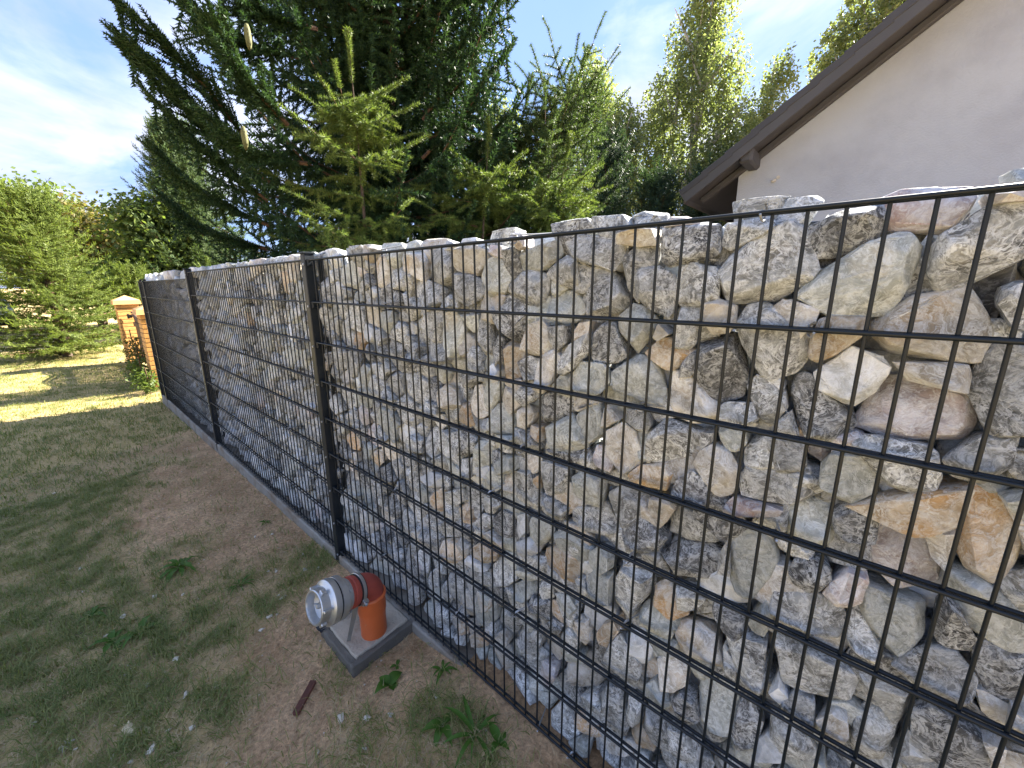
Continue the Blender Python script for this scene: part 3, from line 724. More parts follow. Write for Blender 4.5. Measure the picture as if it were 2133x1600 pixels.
g 1061,229 1096,294 1119,295 1126,238 1094,216
d 1343,429 1379,477 1419,480 1403,434 1368,422
g 547,95 590,162 651,188 655,109 601,34 553,39
g 621,348 659,389 701,364 705,289 658,264
g 769,558 850,600 915,608 902,542 815,508 775,504
g 530,278 578,382 612,375 634,251 589,153 544,177
l 1225,600 1245,610 1322,611 1316,584 1272,548 1232,561
g 1409,427 1436,486 1471,446 1467,398 1428,387
c 828,129 909,181 916,132 865,74 836,86
g 803,57 846,93 874,65 861,17 811,22
g 1020,674 1069,731 1114,738 1106,693 1042,633
w 1219,725 1226,785 1265,812 1265,735 1239,703
g 716,295 773,349 775,244 721,228
c 1066,650 1105,680 1163,653 1156,631 1097,633
'''
build_stones()

def build_wires():
    # shared unit meshes: verticals per panel height, horizontals per panel
    bm = bmesh.new(); tube(bm, [(0,0,.03),(0,0,TOPZ-.004)], .0031, 8); vme = bm_mesh('vertical_rod', bm, M['rod'], 50)
    for x0, x1, dz in PANELS:
        n = int(round((x1-x0)/PITCH)); 
        for i in range(n+1):
            x = x0+.03+(i*PITCH) if x0 != -.03 else i*PITCH
            if x > x1: continue
            link('vertical_rod', vme, fence, (x, 0, dz))
        bm = bmesh.new(); tube(bm, [(x0-.03,0,0),(x1+.02,0,0)], .0042, 8); hme = bm_mesh('horizontal_rod', bm, M['rod'], 50)
        for r in range(9):
            for y in (-.0073, .0073): link('horizontal_rod', hme, fence, (0, y, TOPZ-.2*r+dz))
    bm = bmesh.new()
    for x0, x1, dz in PANELS:
        i = 0
        while x0+i*PITCH < x1+.2 and x0+i*PITCH < 2.8:
            tube(bm, [(x0+i*PITCH,.23,.04+dz),(x0+i*PITCH,.23,TOPZ+dz)], .003, 5); i += 1
        for r in range(9):
            for y in (.223,.237): tube(bm, [(x0-.05,y,TOPZ-.2*r+dz),(x1+.05,y,TOPZ-.2*r+dz)], .004, 6)
    link('rear_mesh', bm_mesh('rear_mesh', bm, M['rod'], 50), fence)
    # posts
    for x, dz, h in ((-.072, 0.0, 1.69), (-2.575, 0.0, 1.685), (-5.055, -.06, 1.63), (-5.425, -.06, 1.63)):
        bm = bmesh.new(); box(bm, (0,.006,h/2-.02), (.046,.050,h+.04), bev=.003); p = link('post', bm_mesh('post', bm, M['post']), fence, (x,0,dz*.5))
        bm = bmesh.new(); box(bm, (0,.004,h+.004), (.054,.060,.010), bev=.002); link('post_cap', bm_mesh('post_cap', bm, M['rod']), p)
        bm = bmesh.new(); box(bm, (.034,.052,h/2), (.020,.012,h-.04), bev=.002); link('clamp_rail', bm_mesh('clamp_rail', bm, M['rod']), p)
        bm = bmesh.new(); box(bm, (.010,.245,h/2), (.05,.04,h), bev=.002); link('rear_post', bm_mesh('rear_post', bm, M['post']), p)
        bm = bmesh.new(); tube(bm, [(0,-.0195,0),(0,-.0245,0)], .0055, 8); bme = bm_mesh('bolt', bm, M['zinc'], 40)
        for r in range(9): link('bolt', bme, p, (.012, 0, TOPZ-.02-.2*r))
        bm = bmesh.new(); box(bm, (0,0,0), (.018,.026,.034), bev=.003); cme = bm_mesh('clamp', bm, M['rod'])
        for r in range(9): link('clamp', cme, p, (.033, .002, TOPZ-.012-.2*r))
    # concrete edging under the mesh
    for a, b in ((-.10, 2.7), (-2.57, -.103), (-5.0, -2.573), (-5.46, -5.003)):
        dz = -.02 if b < -2 else 0.0
        bm = bmesh.new(); box(bm, ((a+b)/2, .075, -.10+dz), (b-a-.006, .185, .27), bev=.006)
        bmesh.ops.subdivide_edges(bm, edges=[e for e in bm.edges if e.calc_length() > 1], cuts=40)
        for v in bm.verts: v.co += Vector((0, .005*mnoise.noise(v.co*9), .006*mnoise.noise(v.co*7+Vector((3,1,0)))))
        link('edging_slab', bm_mesh('edging_slab', bm, M['edging'], 40), fence)
    # hooked wire ties round the double rods
    bm = bmesh.new(); pts = []
    for k in range(11):
        a = math.radians(-150+k*27); pts.append((.0015*k/3-.003, -.001+.0165*math.cos(a), .013*math.sin(a)))
    pts.append((.006,.06,.010)); pts.append((.008,.13,.012)); tube(bm, pts, .0021, 6); tme = bm_mesh('wire_tie', bm, M['zinc'], 60)
    for x, z in ((1.837,1.66),(1.25,1.66),(1.931,1.46),(1.641,1.26),(1.284,1.06),(.26,1.26),(.80,1.26),(.61,1.06),(.45,.86),(.57,.66),(1.15,.86),(.425,.26),(1.637,.86),(1.928,1.06),(1.266,.46),(1.638,.66),(1.36,.06),(1.49,.06),(.60,1.46),(.61,1.66),(-.75,1.46),(-1.4,1.66),(.95,.26),(-.6,.66),(-1.1,1.06)):
        t_ = link('wire_tie', tme, fence, (x, 0, z)); t_.rotation_euler = (rng.uniform(-.3,.3), 0, rng.uniform(-.5,.5))
build_wires()
# ------------------------------------------------------------------ fire water connection by the fence
def build_pipe():
    gz = float(ground_h(.56, -.16))
    root = tag(empty('fire_hose_connection', (.56,-.155,0)), 'orange elbow pipe with aluminium hose coupling on a small concrete slab by the fence', 'standpipe')
    # slab (local coords), kerb strips round a concrete fill
    bm = bmesh.new(); box(bm, (-.055,.005,-.01), (.235,.255,.105), bev=.004)
    bmesh.ops.subdivide_edges(bm, edges=bm.edges[:], cuts=6, use_grid_fill=True)
    for v in bm.verts: v.co += Vector((.004*mnoise.noise(v.co*30), .004*mnoise.noise(v.co*30+Vector((7,0,0))), .006*mnoise.noise(v.co*18)))
    sl = link('base_slab', bm_mesh('base_slab', bm, M['concrete'], 40), root)
    for c, s in (((.077,.0,-.02),(.026,.30,.106)), ((-.187,.0,-.02),(.026,.30,.095)), ((-.055,-.136,-.02),(.236,.028,.100)), ((-.055,.146,-.02),(.236,.026,.09))):
        bm = bmesh.new(); box(bm, c, s, bev=.003); bmesh.ops.subdivide_edges(bm, edges=bm.edges[:], cuts=7, use_grid_fill=True)
        for v in bm.verts: v.co += Vector((.005*mnoise.noise(v.co*33), .005*mnoise.noise(v.co*33+Vector((3,0,0))), .009*mnoise.noise(v.co*25)))
        link('kerb_strip', bm_mesh('kerb_strip', bm, M['kerb'], 40), sl)
    bm = bmesh.new(); pts = [(-.20,-.02,.035),(-.215,-.07,.02),(-.23,-.11,.012)]
    g = bmesh.ops.create_grid(bm, x_segments=8, y_segments=5, size=.5)
    for v in bm.verts: v.co = Vector((-.205+v.co.x*.055, -.06+v.co.y*.20, .028+.03*mnoise.noise(Vector((v.co.x*3,v.co.y*3,1)))))
    bmesh.ops.solidify(bm, geom=bm.faces[:], thickness=.001)
    link('plastic_film', bm_mesh('plastic_film', bm, M['film'], 60), sl)
    Z = Vector((0,0,1)); X = Vector((1,0,0)); Y = Vector((0,1,0)); O = Vector((0,0,0))
    bm = bmesh.new()
    lathe(bm, [(.0545,.03),(.0548,.10),(.0552,.135),(.0585,.155),(.0595,.165),(.0597,.215),(.0625,.222),(.0645,.229),(.0640,.236),(.0600,.240),(.0560,.240),(.0555,.20)], 56, (X,Y,Z,O))
    link('riser_pipe', bm_mesh('riser_pipe', bm, M['kg'], 50), root)
    # elbow: centre line quarter bend then straight towards ax
    ax = Vector((.06,-.972,.225)).normalized(); hz = Vector((ax.x,ax.y,0)).normalized(); bend = math.acos(ax.z)
    side = ax.cross(Z).normalized()
    bm = bmesh.new(); line = [Vector((0,0,.215)), Vector((0,0,.235))]; rr = .058
    for k in range(1, 13):
        a = bend*k/12; line.append(Vector((0,0,.235)) + hz*(rr*(1-math.cos(a))) + Z*(rr*math.sin(a)))
    end = line[-1]; line.append(end+ax*.012)
    tube(bm, line, .0555, 44); 
    el = link('elbow', bm_mesh('elbow', bm, M['elbow'], 60), root)
    o = end; u = side; v = ax.cross(side).normalized()
    bm = bmesh.new(); lathe(bm, [(.0545,.004),(.0595,.006),(.0600,.034),(.0635,.037),(.0640,.048),(.0605,.051),(.0605,.055),(.0625,.058),(.0620,.066),(.0580,.070),(.050,.071)], 56, (u,v,ax,o))
    link('elbow_socket', bm_mesh('elbow_socket', bm, M['elbow'], 45), el)
    # pipe clamp: rubber bead, steel band, ear with bolt
    bm = bmesh.new(); lathe(bm, [(.0590,.004),(.0640,.005),(.0650,.016),(.0640,.027),(.0595,.028)], 56, (u,v,ax,o))
    cl = link('pipe_clamp', bm_mesh('pipe_clamp', bm, M['rubber'], 45), root)
    bm = bmesh.new(); lathe(bm, [(.0648,.009),(.0668,.010),(.0668,.0215),(.0648,.0225)], 56, (u,v,ax,o))
    link('steel_band', bm_mesh('steel_band', bm, M['steel'], 45), cl)
    # camera facing lower side of the clamp
    tocam = (Vector((1.9862,-.8579,1.5414)) - (Vector((.56,-.155,0))+o)); tocam = (tocam - ax*tocam.dot(ax)).normalized(); w = ax.cross(tocam).normalized()
    if w.z > 0: w = -w
    d = (tocam*.55 + w*.83).normalized(); d2 = ax.cross(d).normalized()
    rot = Matrix((ax, d2, d)).transposed()
    bm = bmesh.new(); box(bm, o+ax*.016+d*.073+d2*.003, (.024,.026,.016), rot=None)
    bm.free(); bm = bmesh.new(); vs_ = box(bm, (0,0,0), (.024,.024,.017), bev=.002); bmesh.ops.transform(bm, matrix=rot.to_4x4(), verts=bm.verts); bmesh.ops.translate(bm, vec=o+ax*.016+d*.071, verts=bm.verts)
    link('clamp_ear', bm_mesh('clamp_ear', bm, M['steel']), cl)
    bm = bmesh.new(); p = o+ax*.016+d*.080; tube(bm, [p, p+d*.006], .0065, 8); link('bolt', bm_mesh('bolt', bm, M['zinc'], 40), cl)
    # upright bracket holding the clamp
    foot = Vector((-.035,-.105,.03)); top = o+ax*.02-Z*.056
    bm = bmesh.new(); n = 7
    for i in range(n+1):
        t = i/n; p = foot.lerp(top, t); wd = .012-.005*(1-t)
        for s1, s2 in ((-1,-.002),(1,-.002),(1,.002),(-1,.002)): bm.verts.new(p + side*0 + Vector((.78,-.62,0))*0 + Vector((.42,.90,0))*(s1*wd) + Vector((.90,-.42,0))*s2)
    bm.verts.ensure_lookup_table()
    for i in range(n):
        for k in range(4): bm.faces.new((bm.verts[i*4+k], bm.verts[i*4+(k+1)%4], bm.verts[i*4+4+(k+1)%4], bm.verts[i*4+4+k]))
    link('support_bracket', bm_mesh('support_bracket', bm, M['strap']), root)
    # hose coupling
    prof = [(.045,.060),(.0600,.062),(.0640,.068),(.0650,.086),(.0640,.088),(.0800,.092),(.0845,.096),(.0850,.120),(.0810,.1215)]
    bm = bmesh.new(); lathe(bm, prof, 64, (u,v,ax,o)); cp = link('hose_coupling', bm_mesh('hose_coupling', bm, M['alu'], 38), root)
    bm = bmesh.new(); lathe(bm, [(.079,.1205),(.0825,.1215),(.0825,.1265),(.079,.1275)], 64, (u,v,ax,o)); link('seal_ring', bm_mesh('seal_ring', bm, M['rubber'], 45), cp)
    bm = bmesh.new(); lathe(bm, [(.0800,.1265),(.0855,.128),(.0865,.134),(.0860,.152),(.0820,.156),(.0700,.160),(.0660,.163),(.0655,.196),(.0630,.199),(.0575,.199),(.0555,.192),(.0550,.168),(.030,.160),(.0,.158)], 64, (u,v,ax,o))
    link('coupling_cap', bm_mesh('coupling_cap', bm, M['alu'], 38), cp)
    bm = bmesh.new(); lathe(bm, [(.0,.188),(.008,.187),(.011,.180),(.013,.158)], 20, (u,v,ax,o))
    for k in range(3):
        a = math.radians(25+120*k); dd = u*math.cos(a)+v*math.sin(a); tube(bm, [o+ax*.166+dd*.006, o+ax*.170+dd*.053], .0035, 6)
    link('cap_hub', bm_mesh('cap_hub', bm, M['alud'], 45), cp)
    for k in range(6):
        a = math.radians(12+60*k); dd = (u*math.cos(a)+v*math.sin(a)); rot = Matrix((ax, ax.cross(dd), dd)).transposed().to_4x4()
        bm = bmesh.new(); box(bm, (0,0,0), (.034,.011,.012) if k % 2 else (.022,.022,.012), bev=.0025); bmesh.ops.transform(bm, matrix=rot, verts=bm.verts); bmesh.ops.translate(bm, vec=o+ax*.179+dd*.0695, verts=bm.verts)
        link('lug', bm_mesh('lug', bm, M['alu']), cp)
    for k in range(4):
        a = math.radians(40+90*k); dd = (u*math.cos(a)+v*math.sin(a)); rot = Matrix((ax, ax.cross(dd), dd)).transposed().to_4x4()
        bm = bmesh.new(); box(bm, (0,0,0), (.014,.014,.010), bev=.002); bmesh.ops.transform(bm, matrix=rot, verts=bm.verts); bmesh.ops.translate(bm, vec=o+ax*.078+dd*.067, verts=bm.verts)
        link('lug', bm_mesh('lug', bm, M['alu']), cp)
build_pipe()

# ------------------------------------------------------------------ house with bare gable
def build_house():
    root = tag(empty('house', (3.9,5.5,0)), 'unpainted grey rendered house with dark tiled gable roof behind the gabion fence', 'house')
    W0, RX, K = .53, 3.9, .707; Y0, Y1 = 5.5, 14.0
    under = lambda X: 3.151+K*(min(X, 2*RX-X)-.78); top = lambda X: under(X)+.171
    X1 = 2*RX-W0
    def P(x, y, z): return Vector((x-RX, y-5.5, z))
    # gable wall as one solid with subdivided, slightly wavy render
    nx, nz = 120, 60; V = []; F = []
    for j in range(nz+1):
        for i in range(nx+1):
            x = W0+(X1-W0)*i/nx; z = -.3+(under(x)+.3)*j/nz
            y = Y0+.006*mnoise.noise(Vector((x*1.3,z*2.2,0)))+.003*mnoise.noise(Vector((x*5,z*5,3)))
            y -= .010*math.exp(-((z-(3.72+.10*math.sin(x*1.3)+.06*x))/.02)**2)*(1 if x > 1.5 else 0)
            V.append(P(x, y, z)[:])
    for j in range(nz):
        for i in range(nx): a = j*(nx+1)+i; F.append((a, a+1, a+nx+2, a+nx+1))
    link('gable_wall', np_mesh('gable_wall', V, F, M['plaster'], True), root)
    bm = bmesh.new()
    for xx in (W0, X1): box(bm, P(xx+(.12 if xx == W0 else -.12), (Y0+Y1)/2+.01, under(W0)/2-.15), (.24, Y1-Y0-.02, under(W0)+.3))
    box(bm, P(RX, Y1, 2.0), (X1-W0, .24, 2.0)); link('side_wall', bm_mesh('side_wall', bm, M['plaster']), root)
    ang = math.atan(K); EX = -.015
    for sgn in (1, -1):
        ry = Matrix.Rotation(-ang*sgn, 3, 'Y')
        ln = (RX-EX)/math.cos(ang); cx = RX+sgn*(-(RX-EX)/2); cz = (top(EX)+top(RX))/2
        def along(t, y, off):    # t 0 at eave .. 1 at ridge, off = distance under the roof line
            x = EX+(RX-EX)*t; z = top(EX)+(top(RX)-top(EX))*t-off
            return P(x if sgn > 0 else 2*RX-x, y, z)
        bm = bmesh.new(); box(bm, along(.5, (Y0+Y1)/2-.2, .115), (ln-.03, Y1-Y0+.5, .035), rot=ry); link('soffit', bm_mesh('soffit', bm, M['board']), root)
        bm = bmesh.new(); box(bm, along(.5, 4.995, .115), (ln-.02, .028, .15), rot=ry, bev=.004); link('barge_board', bm_mesh('barge_board', bm, M['board']), root)
        bm = bmesh.new(); box(bm, along(.5, 5.44, .19), (ln-.30, .10, .07), rot=ry, bev=.01); link('verge_rafter', bm_mesh('verge_rafter', bm, M['board']), root)
        n = 15
        bm = bmesh.new(); rl = Matrix.Rotation(-(ang-.055)*sgn, 3, 'Y')
        box(bm, (0,0,0), (ln/n+.075, .30, .030), rot=rl, bev=.006); box(bm, (0,-.145,-.028), (ln/n+.06, .022, .075), rot=rl, bev=.005); tme = bm_mesh('roof_tile', bm, M['roofm'])
        bm = bmesh.new()
        for q in range(10): tube(bm, [rl@Vector((-(ln/n+.07)/2,-.15+.3*q,0)), rl@Vector(((ln/n+.07)/2,-.15+.3*q,0))], .028, 6)
        box(bm, (0,1.35,0), (ln/n+.07, 3.0, .028), rot=rl); fme = bm_mesh('tile_course', bm, M['roofm'])
        for i in range(n):
            p = along((i+.5)/n, 5.13, .012); link('roof_tile', tme, root, p)
            for q in range(3): link('tile_course', fme, root, p+Vector((0,.32+3.0*q,0)))
        # eave board and gutter
        bm = bmesh.new(); box(bm, along(.004, (Y0+Y1)/2-.2, .12), (.03, Y1-Y0+.5, .13)); link('eave_board', bm_mesh('eave_board', bm, M['board']), root)
    bm = bmesh.new(); tube(bm, [P(RX,4.98,top(RX)+.03), P(RX,Y1+.3,top(RX)+.03)], .11, 10); link('ridge_cap', bm_mesh('ridge_cap', bm, M['roofm'], 50), root)
    bm = bmesh.new(); x = .69; box(bm, P(x,5.28,under(x)-.03), (.15,.50,.19), rot=None, bev=.03); link('purlin_end', bm_mesh('purlin_end', bm, M['board']), root)
    bm = bmesh.new(); tube(bm, [P(.955,5.52,2.815), P(.95,5.47,2.80), P(.925,5.46,2.79)], [.016,.020,.016], 10); tube(bm, [P(.985,5.51,2.835), P(.985,5.486,2.835)], .02, 10); link('cable_stub', bm_mesh('cable_stub', bm, M['chip'], 50), root)
build_house()

# ------------------------------------------------------------------ brick gate pillars, gate, car
def pillar(x, y, h, zb, label, s=.36):
    root = tag(empty('brick_pillar', (x,y,zb)), label, 'pillar', 'yellow brick gate pillars')
    bm = bmesh.new(); box(bm, (0,0,h/2), (s-.03,s-.03,h)); link('mortar_core', bm_mesh('mortar_core', bm, M['mortar']), root)
    n = 16; ch = h/n; bm = bmesh.new(); box(bm, (0,0,ch/2-.004), (s,s,ch-.011), bev=.004); bme = bm_mesh('brick', bm, M['brick'])
    for i in range(n):
        b = link('brick', bme, root, (random.uniform(-.003,.003), random.uniform(-.003,.003), i*ch)); b.rotation_euler = (0,0,random.uniform(-.008,.008))
    bm = bmesh.new(); e = s/2+.045
    lo = [bm.verts.new((a*e,b*e,h)) for a,b in ((-1,-1),(1,-1),(1,1),(-1,1))]; hi = [bm.verts.new((a*(e-.012),b*(e-.012),h+.085)) for a,b in ((-1,-1),(1,-1),(1,1),(-1,1))]
    tp = bm.verts.new((0,0,h+.19)); bm.faces.new(lo[::-1])
    for k in range(4): bm.faces.new((lo[k],lo[(k+1)%4],hi[(k+1)%4],hi[k])); bm.faces.new((hi[k],hi[(k+1)%4],tp))
    link('cap_stone', bm_mesh('cap_stone', bm, M['cap']), root)
    return root
pillar(-6.80, .235, 1.20, -.10, 'near yellow brick pillar with sloped cap beside the fence end')
pillar(-10.05, .24, 1.27, -.10, 'far yellow brick pillar with sloped cap beside the large green spruce')
def build_gate():
    root = tag(empty('wooden_gate', (-8.42,.30,-.1)), 'brown wooden gate with wavy carved top between the brick pillars', 'gate')
    n = 19
    for i in range(n):
        x = -1.33+i*2.66/(n-1); t = abs(i-(n-1)/2)/((n-1)/2); h = .98+.03*math.cos(t*math.pi*2)
        bm = bmesh.new(); box(bm, (x,0,h/2+.05), (.125,.024,h), bev=.004); link('plank', bm_mesh('plank', bm, M['gate']), root)
    for z in (.25,.85):
        bm = bmesh.new(); box(bm, (0,-.026,z), (2.75,.028,.09), bev=.004); link('rail', bm_mesh('rail', bm, M['gate']), root)
    for k, z in enumerate((1.00,1.06)):
        bm = bmesh.new(); tube(bm, [(-1.36+i*2.72/40, -.03, z+.045*math.cos(i/40*math.pi*4)) for i in range(41)], .022, 6); link('carved_rail', bm_mesh('carved_rail', bm, M['gate'], 50), root)
    for z in (.30,1.02):
        bm = bmesh.new(); box(bm, (-1.36,-.06,z), (.09,.05,.07), bev=.01); tube(bm, [(-1.40,-.09,z-.05),(-1.40,-.09,z+.05)], .02, 8); link('hinge', bm_mesh('hinge', bm, M['rubber']), root)
build_gate()

def build_car():
    root = tag(empty('parked_car', (-23.0,-2.75,-.1), R(4)), 'dark car parked behind the large green spruce at the left edge', 'car')
    # body from side profile sections across width, front towards +X
    prof = [(2.15,.42),(2.18,.62),(2.05,.82),(1.2,.98),(.55,1.42),(-.2,1.52),(-1.2,1.48),(-1.95,1.02),(-2.15,.92),(-2.2,.5),(-2.1,.32),(2.05,.30)]
    bm = bmesh.new(); rings = []
    for y, k in ((-.88,.90),(-.80,.985),(-.5,1.0),(0,1.01),(.5,1.0),(.80,.985),(.88,.90)):
        rings.append([bm.verts.new((x*(k if abs(x) > 1.6 else 1)*1.0, y*(1-.16*max(0,(z-1.0))/.5), .32+(z-.32)*(k if z > .9 else 1))) for x, z in prof])
    n = len(prof)
    for a, b in zip(rings, rings[1:]):
        for k in range(n): bm.faces.new((a[k],a[(k+1)%n],b[(k+1)%n],b[k]))
    bm.faces.new(rings[0]); bm.faces.new(rings[-1][::-1]); bmesh.ops.recalc_face_normals(bm, faces=bm.faces[:])
    link('body', bm_mesh('body', bm, M['car'], 35), root)
    bm = bmesh.new(); q = [bm.verts.new(p) for p in ((1.215,-.66,1.005),(1.215,.66,1.005),(.60,.56,1.415),(.60,-.56,1.415))]; bm.faces.new(q); bmesh.ops.solidify(bm, geom=bm.faces[:], thickness=.012)
    w = link('windscreen', bm_mesh('windscreen', bm, M['glass']), root); w.location = (.02,0,.02)
    for s in (-1,1):
        bm = bmesh.new(); q = [bm.verts.new(p) for p in ((1.0,s*.875,1.0),(.50,s*.79,1.38),(-1.1,s*.79,1.40),(-1.6,s*.875,1.02))]; bm.faces.new(q if s < 0 else q[::-1]); bmesh.ops.solidify(bm, geom=bm.faces[:], thickness=.01); link('side_window', bm_mesh('side_window', bm, M['glass']), root)
        bm = bmesh.new(); bmesh.ops.create_uvsphere(bm, u_segments=14, v_segments=8, radius=1); bmesh.ops.scale(bm, vec=(.16,.22,.10), verts=bm.verts); link('headlight', bm_mesh('headlight', bm, M['lamp'], 60), root, (2.0,s*.60,.72))
        bm = bmesh.new(); box(bm, (0,0,0), (.10,.20,.14), bev=.03); link('wing_mirror', bm_mesh('wing_mirror', bm, M['car']), root, (.85,s*.97,1.05))
        for x in (1.35,-1.35):
            bm = bmesh.new(); lathe(bm, [(.0,-.10),(.20,-.10),(.30,-.10),(.32,-.06),(.32,.06),(.30,.10),(.20,.10),(.0,.10)], 24, (Vector((1,0,0)),Vector((0,0,1)),Vector((0,1,0)),Vector((x,s*.80,.32)))); wl = link('wheel', bm_mesh('wheel', bm, M['tyre'], 50), root)
            bm = bmesh.new(); lathe(bm, [(.0,.0),(.19,.0),(.21,.01)], 20, (Vector((1,0,0)),Vector((0,0,1)),Vector((0,s,0)),Vector((x,s*.902,.32)))); link('rim', bm_mesh('rim', bm, M['alu'], 50), wl)
    bm = bmesh.new(); box(bm, (2.19,0,.62), (.03,.9,.16), bev=.01); link('grille', bm_mesh('grille', bm, M['rubber']), root)
    bm = bmesh.new(); box(bm, (2.205,0,.44), (.02,.50,.11), bev=.004); link('number_plate', bm_mesh('number_plate', bm, M['chip']), root)
build_car()
# ------------------------------------------------------------------ vegetation
def shoot_template(n, nl, w, seed, fwd=.55, flat=.35, stem=.035):
    """unit-length shoot along +X clothed in flat needles; returns V, F (tris)"""
    r = np.random.default_rng(seed); V = []; F = []
    for k in range(3):
        a = 2*math.pi*k/3; V += [(0, stem*math.cos(a), stem*math.sin(a)), (1, stem*.4*math.cos(a), stem*.4*math.sin(a))]
    for k in range(3): a, b = 2*k, 2*((k+1)%3); F += [(a, b, b+1), (a, b+1, a+1)]
    for i in range(n):
        s = (i+.5)/n; ph = i*2.399+r.uniform(-.4,.4); c, d = math.cos(ph), math.sin(ph)*(1-flat); q = math.hypot(c, d); c /= q; d /= q
        f = fwd*r.uniform(.7,1.4); dv = np.array([f, c, d]); dv /= np.linalg.norm(dv); ln = nl*r.uniform(.75,1.15)*(1-.25*max(0, s-.8)/.2)
        p = np.array([s*.97, 0, 0]); perp = np.cross(dv, r.normal(size=3)); perp /= np.linalg.norm(perp)
        b = len(V); V += [tuple(p-perp*w/2), tuple(p+perp*w/2), tuple(p+dv*ln+perp*w*.15), ]; F += [(b, b+1, b+2)]
    return np.array(V, np.float32), np.array(F, np.int32)

def instance(tv, tf, O, D, S, roll=None, seed=0, width=None):
    """place template along direction D with length S; returns V, F"""
    O = np.asarray(O, float); D = np.asarray(D, float); n = len(O); r = np.random.default_rng(seed)
    D = D/np.linalg.norm(D, axis=1, keepdims=True)
    ref = np.tile([0,0,1.0], (n,1)); ref[np.abs(D[:,2]) > .95] = [1,0,0]
    Bv = np.cross(ref, D); Bv /= np.linalg.norm(Bv, axis=1, keepdims=True); Cv = np.cross(D, Bv)
    a = r.uniform(-.6,.6,n) if roll is None else roll
    B2 = Bv*np.cos(a)[:,None]+Cv*np.sin(a)[:,None]; C2 = -Bv*np.sin(a)[:,None]+Cv*np.cos(a)[:,None]
    S = np.asarray(S, float); W = S if width is None else width
    V = O[:,None,:] + tv[None,:,0:1]*(D*S[:,None])[:,None,:] + tv[None,:,1:2]*(B2*np.broadcast_to(W, n)[:,None])[:,None,:] + tv[None,:,2:3]*(C2*np.broadcast_to(W, n)[:,None])[:,None,:]
    F = tf[None]+(np.arange(n)*len(tv))[:,None,None]
    return V.reshape(-1,3), F.reshape(-1,3)

def spruce(name, label, base, top, radius, mat, whorl, nb, twig_d, twig_l, shoot_l, tmpl, seed, low=.25, power=.8, up=.25, droop=.5, tipup=.25, hang=0.0, rfun=None, trunk_r=.06, group=None, camside=None, zmax=None, woodmat='twig', leader=.35, upt=.55):
    r = np.random.default_rng(seed); base = np.array(base, float); top = np.array(top, float)
    root = tag(empty(name, base), label, 'tree', group); H = np.linalg.norm(top-base); ax = (top-base)/H
    bm = bmesh.new(); tl = [(ax*H*t+np.array([.02*math.sin(t*9+seed),.02*math.cos(t*7+seed),0])*H*.25*t*(1-t)) for t in np.linspace(0,1,12)]
    tube(bm, [Vector(p) for p in tl], [max(.004, trunk_r*(1-t)**.9) for t in np.linspace(0,1,12)], 8)
    tk = link('trunk', bm_mesh('trunk', bm, M['bark'], 60), root)
    O = []; D = []; S = []; bb = bmesh.new()
    def shoots(p, d, length):
        n = max(1, int(round(length/shoot_l))); l = length/n; q = p.copy(); dd = d.copy()
        for _ in range(n):
            O.append(q.copy()); D.append(dd.copy()); S.append(l*1.12); q = q+dd*l
            dd = dd+np.array([0,0,-hang*.25]) + r.normal(size=3)*.10; dd /= np.linalg.norm(dd)
    h = low
    while h < H-leader:
        t = h/H; rad = (rfun(t) if rfun else radius*(1-t)**power); a0 = r.uniform(0, 2*math.pi)
        if zmax and h > zmax: step = whorl*2.2
        else: step = whorl
        for k in range(nb):
            a = a0+2*math.pi*k/nb+r.uniform(-.25,.25); R_ = rad*r.uniform(.72,1.12); out = np.array([math.cos(a), math.sin(a), 0])
            if h < 2.3 and base[1] > .3 and base[1]+out[1]*R_ < .42: R_ = max(.25, (base[1]-.42)/max(.05, -out[1]))
            dens = 1.0
            if camside is not None and out@camside < -.25: dens = .55
            p0 = ax*(h+r.uniform(-.4,.4)*whorl); u_ = up+upt*t*t
            prev = None; N = max(5, int(R_/twig_d*dens)); P = []
            for i in range(N+1):
                s = i/N; z = R_*(u_*s-droop*(1-t*.7)*s*s+tipup*s**4); bend = out*R_*s+np.array([0,0,z])+np.array([-out[1],out[0],0])*R_*.08*math.sin(s*3+a*5)
                P.append(p0+bend)
            tube(bb, [Vector(p) for p in P[::max(1, N//5)]+[P[-1]]], [max(.0025, .016*R_*(1-j/6)) for j in range(len(P[::max(1, N//5)])+1)], 4, cap=False)
            for i in range(int(N*.16), N+1):
                s = i/N; tan = P[min(i+1,N)]-P[max(i-1,0)]; tan /= np.linalg.norm(tan); sd = np.array([-out[1],out[0],0])
                if i == N: shoots(P[i], tan, min(.22, shoot_l*1.8)); continue
                L_ = twig_l*(1.12-.75*s)*r.uniform(.6,1.2)*min(1, R_/.5+.35)
                for sg in (-1,1):
                    d = tan*.75+sd*sg*r.uniform(.55,1.0)+np.array([0,0,r.uniform(-.25,.12)-hang*.55]); d /= np.linalg.norm(d); shoots(P[i], d, L_)
                if r.random() < .8: O.append(P[i]); D.append(tan); S.append(shoot_l)
                if hang and r.random() < .85:
                    d = np.array([0,0,-1.0])+r.normal(size=3)*.16+out*.15; d /= np.linalg.norm(d); shoots(P[i]+np.array([0,0,-.01]), d, hang*r.uniform(.12,.42))
        h += step*(1-.35*t)
    shoots(ax*(H-leader), ax, leader)
    for t in np.linspace(.2, .95, 6): shoots(ax*(H-leader*(1-t)), ax, leader*(1-t))
    tv, tf = tmpl; V, F = instance(tv, tf, O, D, S, seed=seed)
    cr = link('crown', np_mesh('crown', V, F, mat), root)
    link('branches', bm_mesh('branches', bb, M[woodmat], 60), root)
    return root, len(F)

